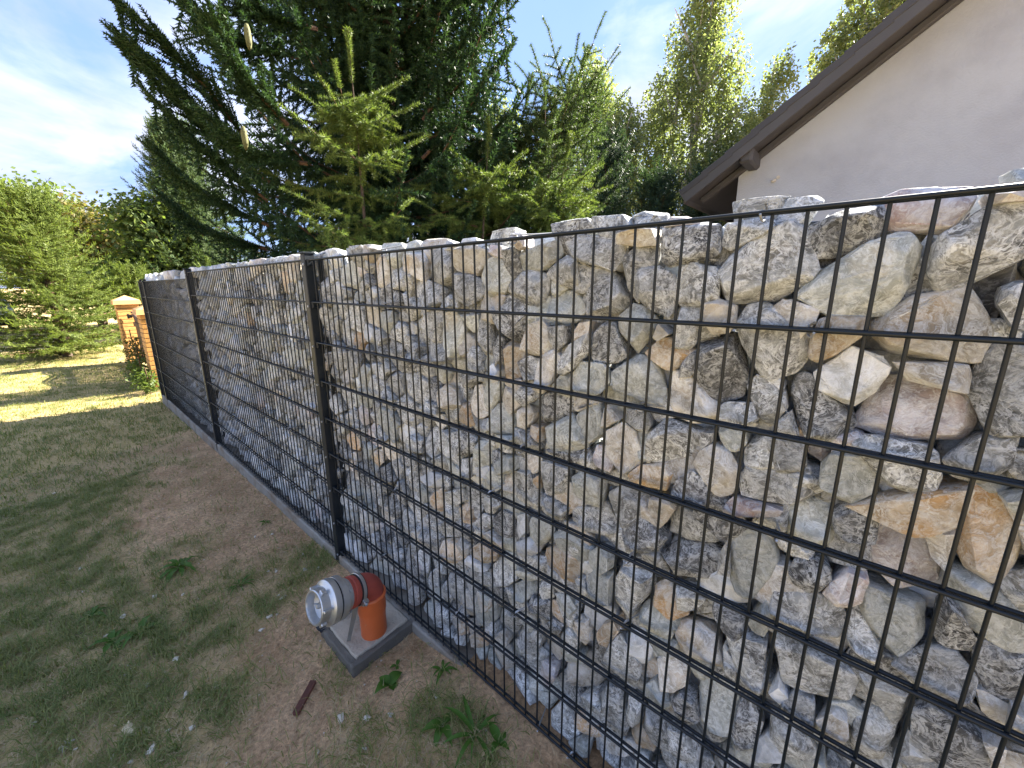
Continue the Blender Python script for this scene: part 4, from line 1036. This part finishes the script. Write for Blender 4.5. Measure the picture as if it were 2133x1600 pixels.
def leafy(name, label, base, limbs, clusters, mat, leaf, per, seed, group=None, droop=0.0, bark='bark', trunk_r=.12, spread=.30):
    """limbs: list of polylines (local); clusters: list of (center, radii, count)"""
    r = np.random.default_rng(seed); root = tag(empty(name, base), label, 'tree', group)
    bm = bmesh.new()
    for i, l in enumerate(limbs): tube(bm, [Vector(p) for p in l], [max(.008, (trunk_r if i == 0 else trunk_r*.45)*(1-.85*j/(len(l)-1))) for j in range(len(l))], 7)
    link('trunk', bm_mesh('trunk', bm, M[bark], 60), root)
    C = []
    for c, rad, n in clusters:
        v = r.normal(size=(n,3)); v /= np.linalg.norm(v, axis=1, keepdims=True); q = r.random(n)**.42
        C.append(np.array(c)+v*q[:,None]*np.array(rad))
    C = np.vstack(C); n = len(C)
    base_ = np.repeat(C, per, 0); m_ = len(base_)
    if droop:
        u = np.tile(np.arange(per)/per, n); ln = np.repeat(r.uniform(.4,1.0,n)*droop, per); lean = np.repeat(r.normal(size=(n,2))*.15, per, 0)
        P = base_+np.stack([lean[:,0]*u*ln, lean[:,1]*u*ln, -u*ln], 1)+r.normal(size=(m_,3))*np.array([.07,.07,.05])
    else: P = base_+r.normal(size=(m_,3))*np.array([spread,spread,spread*.55])
    nrm = r.normal(size=(m_,3))+np.array([0,0,.9 if not droop else .1]); nrm /= np.linalg.norm(nrm, axis=1, keepdims=True)
    t1 = np.cross(nrm, r.normal(size=(m_,3))); t1 /= np.linalg.norm(t1, axis=1, keepdims=True); t2 = np.cross(nrm, t1)
    s = (leaf*r.uniform(.6,1.25,m_))[:,None]
    V = np.stack([P-t1*s*.6, P+t2*s*.38, P+t1*s*.6, P-t2*s*.38], 1).reshape(-1,3); F = (np.arange(m_)*4)[:,None]+np.array([0,1,2,3])
    link('crown', np_mesh('crown', V, F, mat), root); return root

T_BIG = shoot_template(40, .20, .075, 1, .6, .3, .03)
T_YNG = shoot_template(62, .27, .055, 2, .5, .4, .045)
T_FAR = shoot_template(15, .34, .11, 3, .6, .3, .03)
tocam = np.array([.80,-.60,0])

def big_profile(t):
    z = t*12.5
    return 2.15*min(1, .78+.22*math.sin(z*1.3)+.08) if z < 5.5 else max(.1, 2.1*(1-(z-5.5)/7.2))
big, n1 = spruce('spruce_tree', 'tall dark spruce with long hanging shoots and green cones behind the fence', (-2.45,2.05,-.05), (-2.35,2.2,12.5), 2.1, M['spruce'], .21, 9, .075, .50, .16, T_BIG, 3, low=.4, up=.25, droop=.55, tipup=.42, hang=1.0, rfun=big_profile, trunk_r=.17, camside=tocam, zmax=5.6)
# extra long rising limb ends reaching out to the left over the fence
def limb_extra(root, paths, mat, tmpl, seed, sl=.14, tw=.36, hang=.6):
    r = np.random.default_rng(seed); b0 = np.array(root.location)
    for P in paths:
        O = []; D = []; S = []; bm = bmesh.new()
        P = [np.array(p)-b0 for p in P]; Q = []
        for i in range(len(P)-1):
            for k in range(9): Q.append(P[i]+(P[i+1]-P[i])*k/9)
        Q.append(P[-1]); tube(bm, [Vector(q) for q in Q[::4]+[Q[-1]]], [.018*(1-.85*j/(len(Q[::4]))) for j in range(len(Q[::4])+1)], 5)
        n = len(Q)
        for i in range(int(n*.08), n):
            s = i/n; tan = Q[min(i+1,n-1)]-Q[max(i-1,0)]; tan /= np.linalg.norm(tan); sd = np.cross(tan, [0,0,1.0]); sd /= np.linalg.norm(sd)
            for sg in (-1,1):
                for q in range(2 if s < .9 else 1):
                    d = tan*r.uniform(.7,1.1)+sd*sg*r.uniform(.3,.9)+np.array([0,0,r.uniform(-.35,.25)]); d /= np.linalg.norm(d)
                    p = Q[i].copy(); l = tw*(1.15-.6*s)*r.uniform(.5,1.2)
                    for _ in range(max(1, int(l/sl))): O.append(p.copy()); D.append(d.copy()); S.append(sl*1.15); p = p+d*sl; d = d+r.normal(size=3)*.08; d /= np.linalg.norm(d)
            O.append(Q[i]); D.append(tan); S.append(sl*1.2)
            if r.random() < hang:
                d = np.array([0,0,-1.0])+r.normal(size=3)*.2; O.append(Q[i]); D.append(d/np.linalg.norm(d)); S.append(sl*r.uniform(1,1.9))
        V, F = instance(tmpl[0], tmpl[1], O, D, S, seed=seed); br = link('branch', np_mesh('branch', V, F, mat), root); link('limb', bm_mesh('limb', bm, M['twig'], 60), br)
limb_extra(big, [[(-2.40,0.59,2.80), (-2.37,0.31,3.17), (-2.34,0.06,3.37), (-2.43,-0.16,3.58)], [(-2.31,0.62,2.67), (-2.34,0.27,2.93), (-2.37,0.03,3.14), (-2.41,-0.15,3.31)], [(-2.33,0.69,2.48), (-2.38,0.33,2.77), (-2.40,0.10,2.99), (-2.52,-0.12,3.27)], [(-2.31,0.65,2.31), (-2.37,0.39,2.52), (-2.40,0.16,2.74), (-2.47,-0.03,2.98)], [(-2.39,0.66,2.10), (-2.48,0.35,2.25), (-2.65,0.13,2.44), (-2.72,-0.01,2.65)], [(-1.72,0.80,3.34), (-1.59,0.47,3.24), (-1.61,0.19,3.25), (-1.65,0.06,3.41)], [(-1.63,0.94,3.56), (-1.49,0.62,3.44), (-1.44,0.39,3.41), (-1.45,0.27,3.53)], [(-1.47,0.56,2.73), (-1.36,0.35,2.83), (-1.35,0.20,2.97), (-1.31,0.14,3.13)], [(-1.51,1.87,3.12), (-1.25,2.09,3.53), (-1.09,2.34,3.93), (-1.01,2.53,4.29)], [(-1.46,1.80,2.75), (-1.17,2.00,3.04), (-1.05,2.22,3.39), (-0.91,2.44,3.71)], [(-1.54,0.71,2.50), (-1.54,0.42,2.48), (-1.60,0.26,2.56), (-1.65,0.11,2.67)], [(-2.48,0.66,1.89), (-2.53,0.36,1.96), (-2.66,0.14,2.08), (-2.75,-0.01,2.27)]], M['spruce'], T_BIG, 41)
bm = bmesh.new(); lathe(bm, [(.0,0),(.010,-.006),(.017,-.03),(.019,-.06),(.017,-.10),(.011,-.13),(.0,-.145)], 14, (Vector((1,0,0)),Vector((0,1,0)),Vector((0,0,1)),Vector((0,0,0))))
bmesh.ops.subdivide_edges(bm, edges=bm.edges[:], cuts=2)
for v in bm.verts: v.co *= 1+.07*math.sin(v.co.z*420+math.atan2(v.co.y,v.co.x)*5)
cme = bm_mesh('cone', bm, M['cone'], 60)
for p in ((-1.118,0.240,3.128), (-1.231,0.178,2.567)): link('cone', cme, big, Vector(p)-big.location)

def ypro(t): return .62*(1-t)**.62
yng, n2 = spruce('spruce_tree', 'young yellow green spruce with bare leader in front of the tall dark spruce', (-1.22,.98,-.02), (-1.225,.985,3.43), .6, M['young'], .36, 5, .10, .26, .115, T_YNG, 8, low=.5, up=.08, droop=.2, tipup=.12, hang=.35, upt=.2, rfun=lambda t: 1.35*(1-t)**.74, trunk_r=.030, leader=.36)
G_SAP = 'young spruces behind the fence'
spruce('spruce_tree', 'spruce with tall leader leaning right, rightmost of the young spruces', (-1.35,2.35,-.02), (-.63,3.47,4.05), 1.0, M['bluish'], .30, 6, .09, .32, .12, T_YNG, 12, low=.7, up=.4, droop=.4, tipup=.25, hang=.4, rfun=lambda t: 1.35*(1-t)**.66, trunk_r=.04, leader=.5, group=G_SAP)
spruce('spruce_tree', 'slim spruce with thin leader just left of the tallest leaning young spruce', (-1.75,2.35,-.02), (-1.04,3.02,3.76), .9, M['bluish'], .30, 6, .09, .30, .12, T_YNG, 13, low=.7, up=.4, droop=.4, tipup=.25, hang=.4, rfun=lambda t: 1.15*(1-t)**.66, trunk_r=.035, leader=.5, group=G_SAP)
spruce('spruce_tree', 'bushy green spruce with brown upright leader beside the tall dark spruce', (-.88,1.78,-.02), (-.78,2.06,3.02), .75, M['young'], .34, 5, .10, .28, .115, T_YNG, 14, low=.5, up=.10, droop=.25, tipup=.12, hang=.4, upt=.2, rfun=lambda t: 1.2*(1-t)**.7, trunk_r=.03, leader=.42, group=G_SAP)
spruce('spruce_tree', 'low yellow green spruce with bare tip in front of the dark pines', (-.62,2.30,-.02), (-.40,2.80,2.98), .7, M['young'], .34, 5, .10, .28, .115, T_YNG, 15, low=.5, up=.10, droop=.25, tipup=.12, hang=.4, upt=.2, rfun=lambda t: 1.2*(1-t)**.7, trunk_r=.03, leader=.42, group=G_SAP)
spruce('spruce_tree', 'small spruce tip showing over the lower end of the gabion fence', (-5.2,.75,-.1), (-5.22,.75,1.95), .25, M['young'], .22, 5, .08, .16, .10, T_YNG, 16, low=.5, up=.55, droop=.3, tipup=.2, rfun=lambda t: .3*(1-t)**.7, trunk_r=.015, leader=.2, group=G_SAP)
# farther conifers
spruce('spruce_tree', 'dense dark spruce left of the tall spruce beyond the fence end', (-16.5,2.9,-.1), (-16.55,2.9,7.2), 1.7, M['bluish'], .28, 12, .16, .60, .24, T_FAR, 21, low=.25, up=.35, droop=.45, tipup=.3, hang=.1, rfun=lambda t: 2.7*(1-t)**.8, trunk_r=.13, leader=.5)
spruce('spruce_tree', 'large sunlit green spruce with drooping lower boughs on the lawn at left', (-12.4,-.78,-.12), (-12.9,-.85,3.95), 1.9, M['fspruce'], .22, 8, .15, .45, .17, T_FAR, 22, low=.12, up=.32, droop=.42, tipup=.25, hang=.15, rfun=lambda t: 1.75*(1-t)**.72, trunk_r=.09, leader=.45)
spruce('spruce_tree', 'smaller sunlit spruce close behind the far brick pillar', (-14.6,.9,-.12), (-14.6,.9,2.3), 1.1, M['fspruce'], .22, 7, .15, .40, .16, T_FAR, 23, low=.15, up=.35, droop=.4, tipup=.2, rfun=lambda t: 1.1*(1-t)**.7, trunk_r=.05, leader=.3)
G_PINE = 'dark pines behind the young spruces'
for i, (b, tp, rr, lb) in enumerate((((-2.9,8.1,-.1),(-2.85,8.15,4.9),1.15,'bluish pine with pointed top between the two birch groups'), ((-1.9,8.8,-.1),(-1.9,8.8,4.1),1.2,'broad dark pine below the tall weeping birch'), ((-.95,9.6,-.1),(-.95,9.6,4.2),1.25,'dark pine beside the house eave'), ((-4.2,7.6,-.1),(-4.2,7.6,4.2),1.2,'dark pine half hidden behind the leaning young spruce'), ((.1,10.6,-.1),(.1,10.6,3.9),1.1,'low pine under the house eave'))):
    spruce('pine_tree', lb, b, tp, rr, M['pine'], .26, 7, .16, .40, .17, T_FAR, 31+i, low=.3, up=.5, droop=.3, tipup=.3, rfun=lambda t, rr=rr: rr*(1-t)**.55, trunk_r=.07, leader=.4, group=G_PINE)
# birches
def limbs_to(cl, h0, seed, wob=.25):
    r = random.Random(seed); out = []
    topc = max(cl, key=lambda c: c[0][2])[0]
    out.append([(0,0,0),(wob*.3,0,topc[2]*.35),(topc[0]*.5,topc[1]*.5,topc[2]*.65),(topc[0],topc[1],topc[2])])
    for c, rad, n in cl:
        z = max(h0, c[2]-rad[2]*1.3)
        out.append([(topc[0]*.3*z/topc[2],topc[1]*.3*z/topc[2],z*.75),(c[0]*.5,c[1]*.5,z),(c[0],c[1],c[2])])
        for k in range(3): out.append([(c[0]*.6,c[1]*.6,c[2]-rad[2]*.4),(c[0]+r.uniform(-.7,.7)*rad[0],c[1]+r.uniform(-.7,.7)*rad[1],c[2]+r.uniform(-.2,.7)*rad[2])])
    return out
def birch(base, cl, label, seed, mat='birchl', per=20, leaf=.09, droop=.95, tr=.13, bark='birch', group='birches beyond the fence'):
    leafy('birch_tree', label, base, limbs_to(cl, 1.5, seed), cl, M[mat], leaf, per, seed, group, droop, bark, tr)
birch((-6.2,12.2,-.1), [((.1,.6,8.2),(.85,.8,1.4),260),((.75,1.0,7.0),(.9,.9,1.3),240),((-.8,.4,6.9),(1.1,.9,1.3),260),((.5,.9,5.4),(1.2,.9,1.4),280),((-1.1,.2,5.2),(1.3,.9,1.5),280),((0,.3,3.7),(1.6,1.0,1.5),320)], 'rounded weeping birch behind the young spruces', 51)
birch((-8.9,11.3,-.1), [((0,0,6.9),(.9,.9,1.6),240),((.3,0,5.0),(1.2,1,1.5),260),((-.6,0,4),(1.2,1,1.4),180)], 'pale weeping birch half hidden by the tall dark spruce', 52)
birch((-3.1,14.4,-.1), [((.15,.6,11.4),(.85,.8,2.3),330),((-.35,.5,9.6),(.9,.8,1.4),230),((.3,.3,8.4),(1.15,1,1.5),300),((-1.0,.2,7.6),(1.0,.9,1.4),260),((-1.5,.1,5.9),(1.2,1,1.6),300),((.9,.4,6.6),(1.1,1,1.4),260),((1.5,.5,5.2),(1.3,1.1,1.5),300),((0,.2,5.4),(1.4,1,1.6),320),((0,0,3.7),(2.3,1.2,1.4),420)], 'tallest weeping birch reaching the top of the picture', 53, tr=.16)
birch((-5.0,12.8,-.1), [((.2,0,6.6),(.75,.7,1.2),200),((.1,0,5.0),(.9,.8,1.3),220),((.2,0,3.4),(1.0,.9,1.2),180)], 'small bright birch at the left foot of the tallest birch', 54)
birch((-1.5,15.9,-.1), [((.45,.3,8.4),(.5,.5,.8),70),((.25,0,7.3),(.65,.6,.8),100),((-.2,0,6.3),(.8,.7,1.0),150),((-.5,0,5.1),(1.2,.8,1.3),230),((.5,0,4.2),(1.4,.9,1.3),240)], 'thin birch with sparse crown just left of the roof', 55, 'birchl', tr=.09)
birch((.5,18.9,-.1), [((-.3,.3,9.3),(.9,.8,1.6),230),((.6,.8,10.8),(1.2,.9,1.7),320),((1.6,1.0,11.8),(1.2,1,1.9),300),((.0,0,7.3),(1.2,1,1.6),240)], 'leafy aspen rising behind the house roof', 56, 'birchl', droop=.5, leaf=.11)
# broadleaf trees at left, beyond the lawn
def broad(base, cl, label, seed, mat='broad', leaf=.14, per=16):
    leafy('broadleaf_tree', label, base, limbs_to(cl, 1.0, seed), cl, M[mat], leaf, per, seed, 'broadleaf trees beyond the lawn', 0.0, 'bark', .16, .30)
broad((-22.6,-.6,-.1), [((0,0,4.3),(1.5,1.6,1.4),330),((-.5,-1.2,3.6),(1.4,1.6,1.6),300),((.3,.6,2.4),(1.8,1.6,1.5),320)], 'broad green tree at the left edge behind the large spruce', 61)
broad((-19.6,.35,-.1), [((0,0,3.5),(1.3,1.3,1.1),300),((.3,.8,2.9),(1.3,1.2,1.3),280),((0,0,1.8),(1.6,1.6,1.3),300)], 'green rowan with reddish berry clusters behind the large spruce', 62, 'rust')
broad((-16.6,1.7,-.1), [((0,0,3.7),(.85,.85,.9),200),((.1,.2,2.6),(1.0,1.0,1.0),220),((0,-.6,1.7),(1.1,1.2,1.0),220)], 'round topped tree between the lawn spruce and the dark spruce', 63)
broad((-26,-4.5,-.1), [((0,0,3.8),(2.0,2.2,1.8),360),((0,0,1.8),(2.4,2.6,1.6),300)], 'far green tree above the parked car', 64)
broad((-21,3.2,-.1), [((0,0,3.0),(2.0,2.2,1.3),300),((0,0,1.5),(2.2,2.4,1.3),260)], 'low far tree behind the brick pillars', 65)

# ---- grass, straw, weeds
def blades(name, P, H, W, lean, mat, seed, kind='stuff'):
    r = np.random.default_rng(seed); n = len(P); a = r.uniform(0, 2*math.pi, n); d = np.stack([np.cos(a), np.sin(a), np.zeros(n)], 1); sd = np.stack([-d[:,1], d[:,0], d[:,2]], 1)
    ln = lean*r.uniform(.4,1.5,n); up = np.array([0,0,1.0])
    m1 = P+d*(H*ln*.35)[:,None]+up*(H*.6*np.clip(1.1-ln*.45,.15,1))[:,None]; tp = P+d*(H*ln)[:,None]+up*(H*np.clip(1.05-ln*.75,.05,1))[:,None]
    w = (W*.5)[:,None]; V = np.stack([P-sd*w, P+sd*w, m1+sd*w*.8, m1-sd*w*.8, tp], 1).reshape(-1,3)
    b = (np.arange(n)*5)[:,None]; F = np.concatenate([b+[0,1,2], b+[0,2,3], b+[3,2,4]], 0)
    o = link(name, np_mesh(name, V, F, mat)); tag(o, kind=kind); return o
def scatter(n, x0, x1, y0, y1, seed, fun, xpow=1.0):
    r = np.random.default_rng(seed); x = x0+(x1-x0)*r.random(n)**xpow; y = r.uniform(y0, y1, n); k = r.random(n) < fun(x, y); x = x[k]; y = y[k]
    return np.stack([x, y, ground_h(x, y)-.004], 1)
def clump(x, y): return np.clip(fbm(x*13, y*14, 71, 2)*3.2-1.25, 0, 1)
gp = scatter(470000, -2.6, 2.0, -2.2, .0, 81, lambda x, y: np.clip(grass_cov(x, y)**1.25*(.07+.55*clump(x, y))+.016, 0, 1))
gr = np.random.default_rng(5)
tag(blades('grass', gp, gr.uniform(.02,.085,len(gp))*(.7+.6*fbm(gp[:,0]*4, gp[:,1]*4, 8, 2)), gr.uniform(.0014,.0038,len(gp)), 1.0, M['grass'], 1), kind='stuff')
gp2 = scatter(170000, -14.5, -2.4, -4.2, .25, 82, lambda x, y: np.clip(grass_cov(x, y)*(.30+.7*clump(x*.6, y*.6))*(x > -99), 0, 1), .85)
tag(blades('grass', gp2, gr.uniform(.03,.085,len(gp2)), gr.uniform(.003,.007,len(gp2)), .9, M['grass'], 2), kind='stuff')
gp3 = scatter(170000, -3.4, 2.0, -2.2, -.02, 83, lambda x, y: np.clip(.22+.5*grass_cov(x, y), 0, 1))
blades('dry_straw', gp3, gr.uniform(.015,.060,len(gp3)), gr.uniform(.0010,.0024,len(gp3)), 1.9, M['straw'], 3)
def leaf_mesh(ln, wd, curl, lobes=0):
    bm = bmesh.new(); n = 8; rows = []
    for i in range(n+1):
        t = i/n; w = wd*(math.sin(math.pi*min(1, t**.75))*.5+.04)*(1+(lobes*.35*math.sin(t*24) if lobes else 0)); z = ln*(.42*math.sin(t*1.7)-curl*t*t)
        rows.append([bm.verts.new((t*ln, s*w, z+abs(s)*w*.35)) for s in (-1,0,1)])
    for a, b in zip(rows, rows[1:]):
        for k in range(2): bm.faces.new((a[k],a[k+1],b[k+1],b[k]))
    return bm_mesh('leaf', bm, M['weed'], 70)
def weed(x, y, n, ln, wd, label, seed, curl=.5, lobes=0, grp=None, sub=0):
    z = float(ground_h(x, y)); root = tag(empty('weed_plant', (x,y,z)), label, 'plant', grp); r = random.Random(seed); me = leaf_mesh(ln, wd, curl, lobes)
    for k in range(n):
        o = link('leaf', me, root); o.rotation_euler = (r.uniform(-.2,.2), r.uniform(-.35,.15), 2*math.pi*k/n+r.uniform(-.35,.35)); s = .85*r.uniform(.6,1.15); o.scale = (s,s,s)
weed(.800,-.235, 4, .075, .050, 'broad leaved bright green weed right of the concrete slab corner', 1)
weed(.745,-.165, 3, .05, .022, 'tiny weed sprouting between the slab corner and the mesh', 2)
weed(-.72,-.623, 9, .15, .030, 'dandelion rosette with narrow toothed leaves farthest from the camera', 3, .7, 1)
weed(-.31,-.842, 7, .11, .032, 'dandelion rosette on the bare soil left of the pipe coupling', 4, .6, 1)
weed(-.34,-.93, 8, .10, .026, 'low dandelion rosette at the left among pale grass', 5, .7, 1)
weed(-.287,-.446, 9, .10, .012, 'spiky grass tuft plant between the fence post and the dandelions', 6, .5)
weed(.93,-.07, 7, .09, .018, 'weed with pointed leaves growing against the bottom rod', 7, .45)
weed(1.205,-.155, 9, .15, .016, 'tall narrow leaved weed at the bottom edge close to the mesh', 8, .55)
weed(1.10,-.21, 6, .08, .030, 'leafy weed in the grass at the bottom edge', 9, .6)
weed(1.285,-.12, 4, .07, .030, 'single upright leafy sprout nearest the camera by the mesh', 10, .35)
weed(-.85,-.15, 8, .07, .010, 'small grass tuft plant below the second fence post', 11, .5)
weed(-.62,-.99, 7, .10, .03, 'broad leaved weed in the greenest patch at the left edge', 12, .6)
for i, (x, y, h) in enumerate(((-7.35,.0,.75),(-7.6,-.02,.95),(-7.05,-.03,.55),(-6.75,-.06,.5),(-6.35,-.05,.45))):
    z = float(ground_h(x, y)); lb = ('tall dry weed in front of the wooden gate','tallest yellowish weed against the wooden gate','weed at the left foot of the near brick pillar','low weed in front of the near brick pillar','green weed between the near pillar and the fence end')[i]
    leafy('tall_weed', lb, (x,y,z-.02), [[(0,0,0),(.02,.01,h*.5),(.05,0,h)],[(0,0,h*.3),(.1,.05,h*.7)],[(0,0,h*.2),(-.1,.03,h*.6)]], [((0,0,h*.45),(.16,.14,h*.45),34)], M['rust' if i < 2 else 'broad'], .045, 12, 90+i, 'weeds by the gate', 0, 'twig', .008, .05)

# ---- bits lying on the soil
def shard(name, x, y, s, mat, label, cat, seed, grp=None, flat=.4):
    rd = random.Random(seed); bm = bmesh.new()
    for _ in range(11):
        v = Vector((rd.gauss(0,1), rd.gauss(0,1), rd.gauss(0,1))).normalized(); bm.verts.new((v.x*s[0]/2*rd.uniform(.8,1), v.y*s[1]/2*rd.uniform(.8,1), v.z*s[2]/2))
    r = bmesh.ops.convex_hull(bm, input=list(bm.verts)); bmesh.ops.delete(bm, geom=list({g for g in r['geom_interior']+r['geom_unused'] if isinstance(g, bmesh.types.BMVert)}), context='VERTS')
    o = link(name, bm_mesh(name, bm, mat), None, (x, y, float(ground_h(x, y))+s[2]*.28)); o.rotation_euler = (rd.uniform(-.2,.2), rd.uniform(-.2,.2), rd.uniform(0, 6.28)); return tag(o, label, cat, grp)
shard('wood_chunk', .219,-.934, (.13,.042,.024), M['wood'], 'pale split piece of wood lying in the grass near the bottom left', 'wood', 1).rotation_euler = (0,.1,.35)
shard('wood_chunk', .285,-.885, (.050,.024,.02), M['wood'], 'short pale wood splinter beside the larger split piece', 'wood', 2)
shard('loose_stone', .773,-.418, (.050,.034,.022), M['chip'], 'light grey flat stone on bare soil below the concrete slab', 'stone', 3)
bm = bmesh.new(); box(bm, (0,0,0), (.125,.024,.012), bev=.001)
for k in range(5): box(bm, (0,-.009+.0045*k,.0072), (.124,.0022,.003))
pk = link('wood_strip', bm_mesh('wood_strip', bm, M['plank']), None, (.585,-.470,float(ground_h(.585,-.47))+.006)); pk.rotation_euler = (0,0,math.radians(128)); tag(pk, 'grooved red brown decking offcut lying on the soil', 'wood')
shard('wood_chip', -.13,-.70, (.034,.013,.008), M['wood'], 'small yellow wood chip on bare soil left of the coupling', 'wood', 5)
shard('dark_stick', -.52,-1.03, (.075,.016,.016), M['bark'], 'dark twig end lying on the pale dry patch at left', 'stick', 6)
rr = random.Random(3)
spots = [(-.30,-.31),(-.27,-.28),(-.06,-.34),(.12,-.47),(.06,-.42),(-1.3,-.75),(-1.6,-.9),(-1.2,-1.0),(-.9,-1.0),(-.45,-.66),(-.55,-.76),(.40,-.78),(.05,-.86),(.30,-.98),(.10,-1.08),(.95,-.42),(.92,-.30),(-.15,-.17),(-.1,-.12),(.86,-.36),(1.0,-.16),(-2.0,-.6),(-2.4,-.9),(-2.9,-.45)]+[(0.11,-1.07),(0.16,-1.06),(0.13,-1.09),(-0.08,-1.16),(-0.09,-0.90),(-0.08,-0.91),(-0.40,-0.94),(-0.50,-0.88),(-1.52,-0.94),(0.23,-0.77),(0.28,-0.68),(-0.00,-0.76),(-0.02,-0.33),(0.07,-0.39),(-0.02,-0.98),(0.34,-0.84),(0.37,-0.89),(0.36,-0.94),(0.83,-0.53),(-0.71,-0.25),(-0.65,-0.17),(-0.31,-0.12),(-2.17,-1.11),(-2.33,-1.29),(-1.88,-0.98),(-2.67,-1.09)]
for i, (x, y) in enumerate(spots):
    s = rr.uniform(.012,.032); shard('stone_chip', x, y, (s*1.4,s,s*.6), M['chip'], 'small whitish stone chip lying on the bare soil', 'stone chip', 100+i, 'whitish stone chips scattered on the soil')
bm = bmesh.new()
for i in range(5200):
    x = rr.uniform(-1.6, 1.45); y = -abs(rr.gauss(0, .45))-.03; s = rr.uniform(.0015,.0058); z = float(ground_h(x, y))
    p = [bm.verts.new((x+s*rr.uniform(.6,1.2)*a, y+s*rr.uniform(.6,1.2)*b, z+s*c*rr.uniform(.5,.9))) for a, b, c in ((1,0,.1),(-.5,.87,.1),(-.5,-.87,.1),(0,0,1.1))]
    bm.faces.new((p[0],p[1],p[3])); bm.faces.new((p[1],p[2],p[3])); bm.faces.new((p[2],p[0],p[3]))
tag(link('soil_crumbs', bm_mesh('soil_crumbs', bm, simple('soil_crumb', (.36,.24,.135), .95, 0, .3, 40))), kind='stuff')
V = []; F = []; n = 0
for i in range(420):
    x = rr.uniform(-3, 1.4); y = rr.uniform(-1.6, -.02); s = rr.uniform(.0015,.006)
    z = float(ground_h(x, y)); V += [(x-s,y,z),(x+s*.6,y-s*.8,z),(x+s*.5,y+s,z),(x,y,z+s)]; F += [(n,n+1,n+3),(n+1,n+2,n+3),(n+2,n,n+3)]; n += 4
tag(link('grit', np_mesh('grit', V, F, M['chip'])), kind='stuff')

print('TRIS spruce', n1, n2, 'blades', len(gp), len(gp2), len(gp3))
